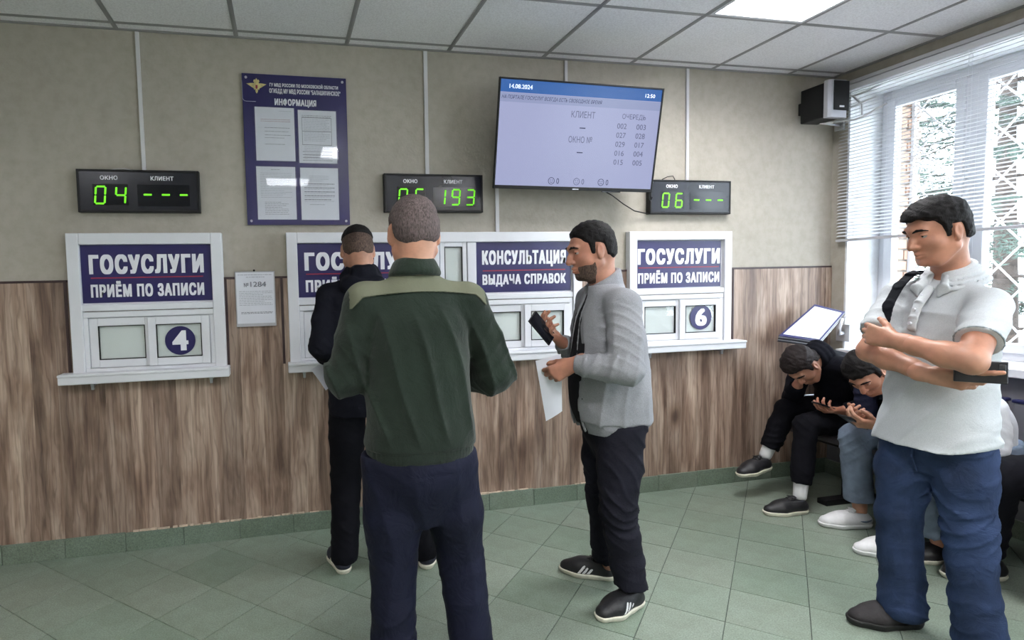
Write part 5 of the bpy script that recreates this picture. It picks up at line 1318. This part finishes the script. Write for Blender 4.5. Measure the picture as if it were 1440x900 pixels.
prof = [(-.14, .196, .156, .0), (-.0, .186, .150, .003), (.2, .172, .138, .006), (.45, .165, .132, .004), (.7, .168, .126, 0), (.80, .158, .110, 0), (.88, .120, .086), (.94, .074, .066), (1.0, .058, .056)]
sl = dict(r=[.058, .062, .063], w=(.0045, 130))
J4 = dict(J); 
for q_ in 'LR': J4['el'+q_] = tuple(V3(J['sh'+q_])+(V3(J['el'+q_])-V3(J['sh'+q_]))*.78)
z = top(J4, fw, prof, sl, yoke=.016)
def slv(s_, e_, t_, rr=.17):
    s_, e_ = V3(s_), V3(e_); p = s_+(e_-s_)*t_; d = nrmz(e_-s_)
    c2 = p+d*.05
    def fn(X, Y, Z): 
        A_ = (X-f4(p[0]))*f4(d[0])+(Y-f4(p[1]))*f4(d[1])+(Z-f4(p[2]))*f4(d[2]); E_ = np.sqrt((X-f4(c2[0]))**2+(Y-f4(c2[1]))**2+(Z-f4(c2[2]))**2)-f4(.115); return np.minimum(A_, -E_)
    return fn
# cut the sleeves only outside the trunk
def polo_cut(X, Y, Z):
    d = None
    for q_, sg in (('L', -1), ('R', 1)):
        A_ = slv(J['sh'+q_], J['el'+q_], .66)(X, Y, Z); tr = f4(.055)-(f4(3.215)-X) if False else None
        body_d = np.maximum(np.abs((Y+f4(1.69)))-f4(.160), f4(3.105)-X)      # inside the trunk block: never cut
        A_ = np.minimum(A_, body_d); d = A_ if d is None else np.maximum(d, A_)
    return d
z.keepfn(polo_cut, .004); z.keep(-UP+W3(.12, 0, 0), (3.23, 0, .795), .004)
z.disp(vdrape((.2, 1, .7), .007, 60, 1.9, 1.1, 1.35)); z.disp(lambda P: .005*wob(P, 16, 2)+.005*(crease(3.2*wob(P*W3(1, 1, 2.2), 12, 5)+9*P[:, 2], 2)-.3)+.0015*wob(P, 45, 4)); put('polo_shirt', [z.mesh(.0055)], M['polo'], P4)
for q_ in 'LR':
    s_, e_ = V3(J['sh'+q_]), V3(J['el'+q_]); b = Sh()
    d = nrmz(e_-s_); o1 = nrmz(np.cross(d, UP)); o2 = np.cross(d, o1); c_ = s_+(e_-s_)*.655
    b.tube([c_+o1*.0625*math.cos(t_)+o2*.0625*math.sin(t_) for t_ in np.linspace(0, 6.2832, 25)], .0030, .003); put('sleeve_edge', [b.mesh(.0035)], M['polo_edge'], P4)
nk = V3(J['neck']); latp = W3(0, 1, 0)
b = collar_band(nk, fw, latp, .062, .076, .056, .004, hgt=.040, thick=.0075, gap=.34, off=.006)
cb = collar_band(nk, fw, latp, .067, .108, .056, .002, hgt=.056, thick=.0060, gap=.38, off=.006); put('collar', [b.mesh(.0042), cb.mesh(.0042)], M['polo'], P4)
b = Sh()
for sy in (-1, 1): b.tube([nk+W3(-.068, sy*.030, -.004), nk+W3(-.100, sy*.044, -.046), nk+W3(-.112, sy*.036, -.075)], [.013, .020, .006], .01, flat=(nrmz((1, 0, .5)), .4))
put('collar_point', [b.mesh(.004)], M['polo'], P4)
def surf_x(y_, z_): return 3.235-.134
b = Sh(); b.tube([(3.168, -1.69, 1.372), (3.118, -1.69, 1.318), (3.092, -1.69, 1.262), (3.086, -1.69, 1.225)], .017, .004, flat=((1, 0, .6), .35)); put('placket', [b.mesh(.0042)], M['polo'], P4)
for zz, xx in ((1.345, 3.134), (1.295, 3.098), (1.245, 3.078)): MB().tube([(xx+.004, -1.69, zz), (xx-.006, -1.69, zz)], .0058, 10).build('button', M['white_shirt'], P4)
z = pants(J, [(-.32, .080, .080), (-.18, .132, .112), (-.05, .158, .130), (.08, .152, .122)], [.094, .092, .080, .076, .074, .076], fw, fold=(.008, 105, 4)); z.keep(UP, (0, 0, .82)); z.keep(-UP, (0, 0, .050)); z.disp(lambda P: .005*wob(P, 20, 3)+.002*wob(P, 52, 1)); put('jeans', [z.mesh(.0060)], M['blue_denim'], P4)
b = Sh(); b.tube([(3.105, -1.70, .84), (3.095, -1.70, .74), (3.12, -1.70, .68)], .0045, .003); put('fly_seam', [b.mesh(.004)], M['blue_denim'], P4)
shoe(P4, (3.280, -1.620), (3.020, -1.525), M['shoe_grey'], M['sole_black'], M['shoe_black'], hi=.02, wid=1.1, side=-1, sole_h=.03); shoe(P4, (3.345, -1.845), (3.085, -1.885), M['shoe_grey'], M['sole_black'], M['shoe_black'], hi=.02, wid=1.1, side=-1, sole_h=.03)
# bag strap over the right shoulder and the bag on his back
t = thing('shoulder_bag', 'black strap and bag worn over the far shoulder of the man in the pale polo', 'bag', (3.36, -1.60, 1.0))
b = Sh(); b.tube([(3.105, -1.575, 1.12), (3.098, -1.572, 1.22), (3.125, -1.575, 1.33), (3.165, -1.580, 1.385), (3.215, -1.585, 1.425), (3.27, -1.585, 1.425), (3.34, -1.585, 1.37), (3.385, -1.59, 1.25)], .026, .01, flat=((.0, .0, 1.), .999))
b = Sh(); pts = [(3.100, -1.585, 1.10), (3.082, -1.585, 1.20), (3.105, -1.588, 1.31), (3.150, -1.592, 1.385), (3.205, -1.595, 1.428), (3.265, -1.595, 1.428), (3.34, -1.595, 1.37), (3.385, -1.60, 1.25)]
for p0, p1 in zip(pts, pts[1:]):
    dd = nrmz(W3(*p1)-W3(*p0)); nn_ = nrmz(np.cross(dd, (0, 1, 0))); b.tube([p0, p1], .022, .006, flat=(nn_, .22))
put('strap', [b.mesh(.0038)], M['strap'], t)
b = Sh(); b.ell((3.425, -1.615, 1.15), (.050, .085, .15), None, n=4); put('bag_body', [b.mesh(.006)], M['strap'], t)
phone('large dark phone tucked under the arm of the man in the pale polo', (3.055, -1.935, 1.100), (-.80, .55, .03), (.03, .1, 1), .140, .074, t=.010)

# ------------------------------------------------------------------ seated people on the bench
def sit_shirt(J, fw, prof, sl, cut=None): 
    z = top(J, fw, prof, sl, yoke=.020); return z
# 5: black jacket, head bowed, hand to his face
J = dict(neck=(4.065, -.425, .930), mid=(4.32, -.40, .82), shL=(4.115, -.595, .870), shR=(4.130, -.250, .875), elL=(4.060, -.585, .640), wrL=(4.075, -.560, .590), elR=(4.000, -.290, .625), wrR=(3.960, -.370, .740),
         hpL=(4.310, -.475, .530), hpR=(4.310, -.300, .530), knL=(3.890, -.500, .510), knR=(3.945, -.300, .560), anL=(3.790, -.562, .105), anR=(3.830, -.262, .265))
J['elL'] = (4.235, -.660, .640); J['wrL'] = (4.085, -.560, .600)
fw = W3(-1, -.05, 0); HF = frame_of((-.44, -.12, -.88), (-.85, -.05, .45)); hc = W3(3.925, -.435, .868)
P5 = person('seated man in black bowed forward with a hand on his face, nearest the corner', (4.1, -.4, 0), J, fw, hc, HF, 'skin_c', hs=.98, group=None,
            hands=[dict(wr=J['wrL'], el=J['elL'], d=(-.92, .08, .02), pn=(.0, .25, .95), th=(0, 1, .1), curl=(30, 36, 42, 46), thumb=(.7, .5, .4)),
                   dict(wr=J['wrR'], el=J['elR'], d=(.0, -.30, .95), pn=(.75, -.5, .1), th=(.5, .8, 0), curl=(18, 20, 24, 30))])
h = hair_shape(hc, HF, J['neck'], .98, t=.008, top=.024, front=.058, low=-.05, rough=.003, freq=85); put('hair', [h.mesh(.004)], M['hair_brown'], P5)
face_bits(hc, HF, P5)
prof = [(-.12, .160, .130), (.0, .175, .145), (.3, .172, .140), (.6, .178, .132), (.80, .165, .115), (.91, .115, .088), (1.0, .070, .066)]
sl = dict(r=[.062, .060, .056, .050, .042])
z = top(J, fw, prof, sl); sleeve_cut(z, J['elL'], J['wrL'], .90); sleeve_cut(z, J['elR'], J['wrR'], .90); z.disp(lambda P: .005*wob(P, 20, 2)+.002*wob(P, 50, 1)); put('jacket', [z.mesh(.007)], M['black_jacket'], P5)
nk = V3(J['neck']); ax5 = nrmz(hc-nk); l5 = W3(0, 1, 0); v5 = np.cross(ax5, l5); b = Sh()
for rr, off in ((.066, .045), (.076, .018), (.080, -.01)): b.tube([nk+ax5*off+l5*rr*math.cos(t_)+v5*rr*math.sin(t_) for t_ in np.linspace(0, 6.283, 22)], .014, .014)
put('collar', [b.mesh(.005)], M['black_jacket'], P5)
fold5 = (.007, 120, 2)
z = pants(J, [(-.06, .155, .115), (.05, .178, .130), (.18, .168, .130)], [.088, .084, .070, .064, .058, .052], fw, fold=fold5)
def hemcut(z, J, tt):
    for q_ in 'LR':
        k_, a_ = V3(J['kn'+q_]), V3(J['an'+q_]); sleeve_cut(z, k_, a_, tt)
hemcut(z, J, .84); z.disp(lambda P: .004*wob(P, 24, 5)); put('trousers', [z.mesh(.007)], M['black_trouser'], P5)
for q_ in 'LR':
    k_, a_ = V3(J['kn'+q_]), V3(J['an'+q_]); b = Sh(); b.tube([k_+(a_-k_)*.72, a_], [.042, .037], .01); b.disp(lambda P: .0008*np.sin(P[:, 2]*700)); put('sock', [b.mesh(.005)], M['sock'], P5)
shoe(P5, (3.835, -.575), (3.555, -.530), M['shoe_black'], M['sole_white'], M['shoe_black'], side=-1, name='sneaker'); 
shoe(P5, (3.875, -.255, .165), (3.600, -.275, .140), M['shoe_black'], M['sole_white'], M['shoe_black'], side=-1)
phone('phone in the hand of the seated man in black', (3.985, -.545, .630), (.1, 1, 0), (-.9, .1, .35), .072, .145)

# 6: light jeans and white shoes, behind the man in the polo
J = dict(neck=(4.015, -.90, .935), mid=(4.30, -.90, .82), shL=(4.060, -1.070, .880), shR=(4.060, -.735, .890), elL=(4.010, -1.110, .625), wrL=(3.800, -1.010, .640), elR=(4.020, -.760, .600), wrR=(3.850, -.880, .655),
         hpL=(4.310, -.985, .530), hpR=(4.310, -.815, .530), knL=(3.880, -1.045, .515), knR=(3.900, -.800, .515), anL=(3.830, -1.125, .095), anR=(3.935, -.815, .095))
fw = W3(-1, 0, 0); HF = frame_of((-.62, -.26, -.74), (-.62, 0, .78)); hc = W3(3.845, -.90, .895)
P6 = person('seated man in light jeans and white shoes, half hidden by the standing man', (4.1, -.9, 0), J, fw, hc, HF, 'skin_b', hs=.98,
            hands=[dict(wr=J['wrL'], el=J['elL'], d=(-.85, .30, .10), pn=(.05, .6, .7), th=(-.2, .3, .8), curl=(36, 42, 46, 50), thumb=(.7, .4, .4)),
                   dict(wr=J['wrR'], el=J['elR'], d=(-.9, -.25, .05), pn=(.05, -.55, .75), th=(-.2, -.2, .9), curl=(36, 42, 46, 50), thumb=(.7, .4, .4))])
h = hair_shape(hc, HF, J['neck'], .98, t=.010, top=.022, front=.052, low=-.05, rough=.003, freq=85); put('hair', [h.mesh(.004)], M['hair_dark'], P6)
face_bits(hc, HF, P6)
sl = dict(r=[.058, .056, .054]); J6 = dict(J)
for q_ in 'LR': J6['el'+q_] = tuple(V3(J['sh'+q_])+(V3(J['el'+q_])-V3(J['sh'+q_]))*.92)
z = top(J6, fw, prof, sl); z.disp(lambda P: .005*wob(P, 20, 4)); put('tee_shirt', [z.mesh(.007)], M['navy_shirt'], P6)
z = pants(J, [(-.06, .155, .115), (.05, .178, .130), (.18, .168, .130)], [.088, .084, .074, .072, .070, .068], fw, fold=(.006, 110, 3)); hemcut(z, J, .84); z.disp(lambda P: .004*wob(P, 24, 3)); put('jeans', [z.mesh(.0065)], M['pale_denim'], P6)
shoe(P6, (3.995, -.838), (3.730, -.735), M['shoe_white'], M['shoe_white'], M['shoe_white'], side=-1); shoe(P6, (3.875, -1.150), (3.605, -1.050), M['shoe_white'], M['shoe_white'], M['shoe_white'], side=-1)
phone('small phone held in both hands by the seated man in light jeans', (3.715, -.945, .650), (0, 1, 0), (-.85, 0, .5), .070, .140)

# 7: white shirt, almost wholly hidden behind the man in the polo
J = dict(neck=(3.960, -1.24, .850), mid=(4.19, -1.24, .77), shL=(4.000, -1.390, .815), shR=(4.000, -1.085, .820), elL=(4.000, -1.400, .640), wrL=(3.800, -1.290, .640), elR=(3.990, -1.150, .640), wrR=(3.800, -1.200, .660),
         hpL=(4.175, -1.310, .530), hpR=(4.175, -1.165, .530), knL=(3.840, -1.345, .510), knR=(3.840, -1.190, .510), anL=(3.960, -1.350, .095), anR=(3.970, -1.230, .095))
J = {q_: tuple(V3(v_)+W3(-.045, 0, -.02*(v_[2] > .55))) for q_, v_ in J.items()}
HF = frame_of((-.5, 0, -.86), (-.8, 0, .5)); hc = W3(3.780, -1.24, .795)
P7 = person('seated person in white shirt, only the bent back showing behind the standing man', (4.1, -1.24, 0), J, fw, hc, HF, 'skin', hs=.96,
            hands=[dict(wr=J['wrL'], el=J['elL'], d=(-1, .1, 0), pn=(0, .6, .7), th=(0, .3, .8)), dict(wr=J['wrR'], el=J['elR'], d=(-1, -.1, 0), pn=(0, -.6, .7), th=(0, .3, .8))])
h = hair_shape(hc, HF, J['neck'], .96, t=.008, top=.016); put('hair', [h.mesh(.005)], M['hair_dark'], P7); face_bits(hc, HF, P7)
sl = dict(r=[.070, .072, .070, .062, .045]); z = top(J, fw, [(p_[0], p_[1]*.9, p_[2]*.82) for p_ in prof], sl); sleeve_cut(z, J['elL'], J['wrL'], .9); sleeve_cut(z, J['elR'], J['wrR'], .9); z.disp(lambda P: .005*wob(P, 20, 4)); put('shirt', [z.mesh(.0075)], M['white_shirt'], P7)
z = pants(J, [(-.06, .155, .115), (.05, .178, .130), (.18, .168, .130)], [.088, .084, .074, .070, .066, .064], fw, fold=(.006, 110, 3)); hemcut(z, J, .9); put('jeans', [z.mesh(.0075)], M['pale_denim'], P7)
shoe(P7, (4.03, -1.35), (3.765, -1.37), M['shoe_black'], M['sole_white'], M['shoe_black']); shoe(P7, (4.04, -1.23), (3.775, -1.215), M['shoe_black'], M['sole_white'], M['shoe_black'])

# 8: dark clothes, knees at the right edge of the picture
J = dict(neck=(4.260, -1.86, 1.06), mid=(4.38, -1.86, .86), shL=(4.280, -2.035, 1.000), shR=(4.280, -1.690, 1.000), elL=(4.330, -2.080, .790), wrL=(4.180, -1.950, .650), elR=(4.350, -1.650, .790), wrR=(4.190, -1.760, .650),
         hpL=(4.340, -1.940, .530), hpR=(4.340, -1.770, .530), knL=(3.930, -2.000, .520), knR=(3.905, -1.660, .520), anL=(3.960, -1.990, .095), anR=(4.005, -1.560, .095))
dx8 = W3(-.06, .16, 0); J = {q_: tuple(V3(v_)+dx8) for q_, v_ in J.items()}
HF = frame_of((-.85, 0, -.5)); hc = W3(4.13, -1.70, 1.215)
P8 = person('seated person in black trousers and dark shoes at the right edge of the picture', (4.1, -1.70, 0), J, fw, hc, HF, 'skin', hs=.98,
            hands=[dict(wr=J['wrL'], el=J['elL'], d=(-.9, .3, -.3), pn=(0, .6, -.7), th=(0, .5, .5)), dict(wr=J['wrR'], el=J['elR'], d=(-.9, -.3, -.3), pn=(0, -.6, -.7), th=(0, -.5, .5))])
h = hair_shape(hc, HF, J['neck'], .98, t=.008, top=.016); put('hair', [h.mesh(.005)], M['hair_brown'], P8); face_bits(hc, HF, P8)
sl = dict(r=[.070, .068, .064, .056, .045]); z = top(J, fw, prof, sl); sleeve_cut(z, J['elL'], J['wrL'], .9); sleeve_cut(z, J['elR'], J['wrR'], .9); put('jacket', [z.mesh(.008)], M['black_jacket'], P8)
z = pants(J, [(-.06, .155, .115), (.05, .178, .130), (.18, .168, .130)], [.100, .098, .088, .080, .074, .070], fw, fold=(.006, 110, 3)); hemcut(z, J, .9); put('trousers', [z.mesh(.0075)], M['black_trouser'], P8)
shoe(P8, (3.98, -1.83), (3.715, -1.85), M['shoe_black'], M['sole_white'], M['shoe_black'], M['shoe_white'], side=-1); shoe(P8, (4.03, -1.44), (3.785, -1.34), M['shoe_black'], M['sole_white'], M['shoe_black'], M['shoe_white'], side=-1)
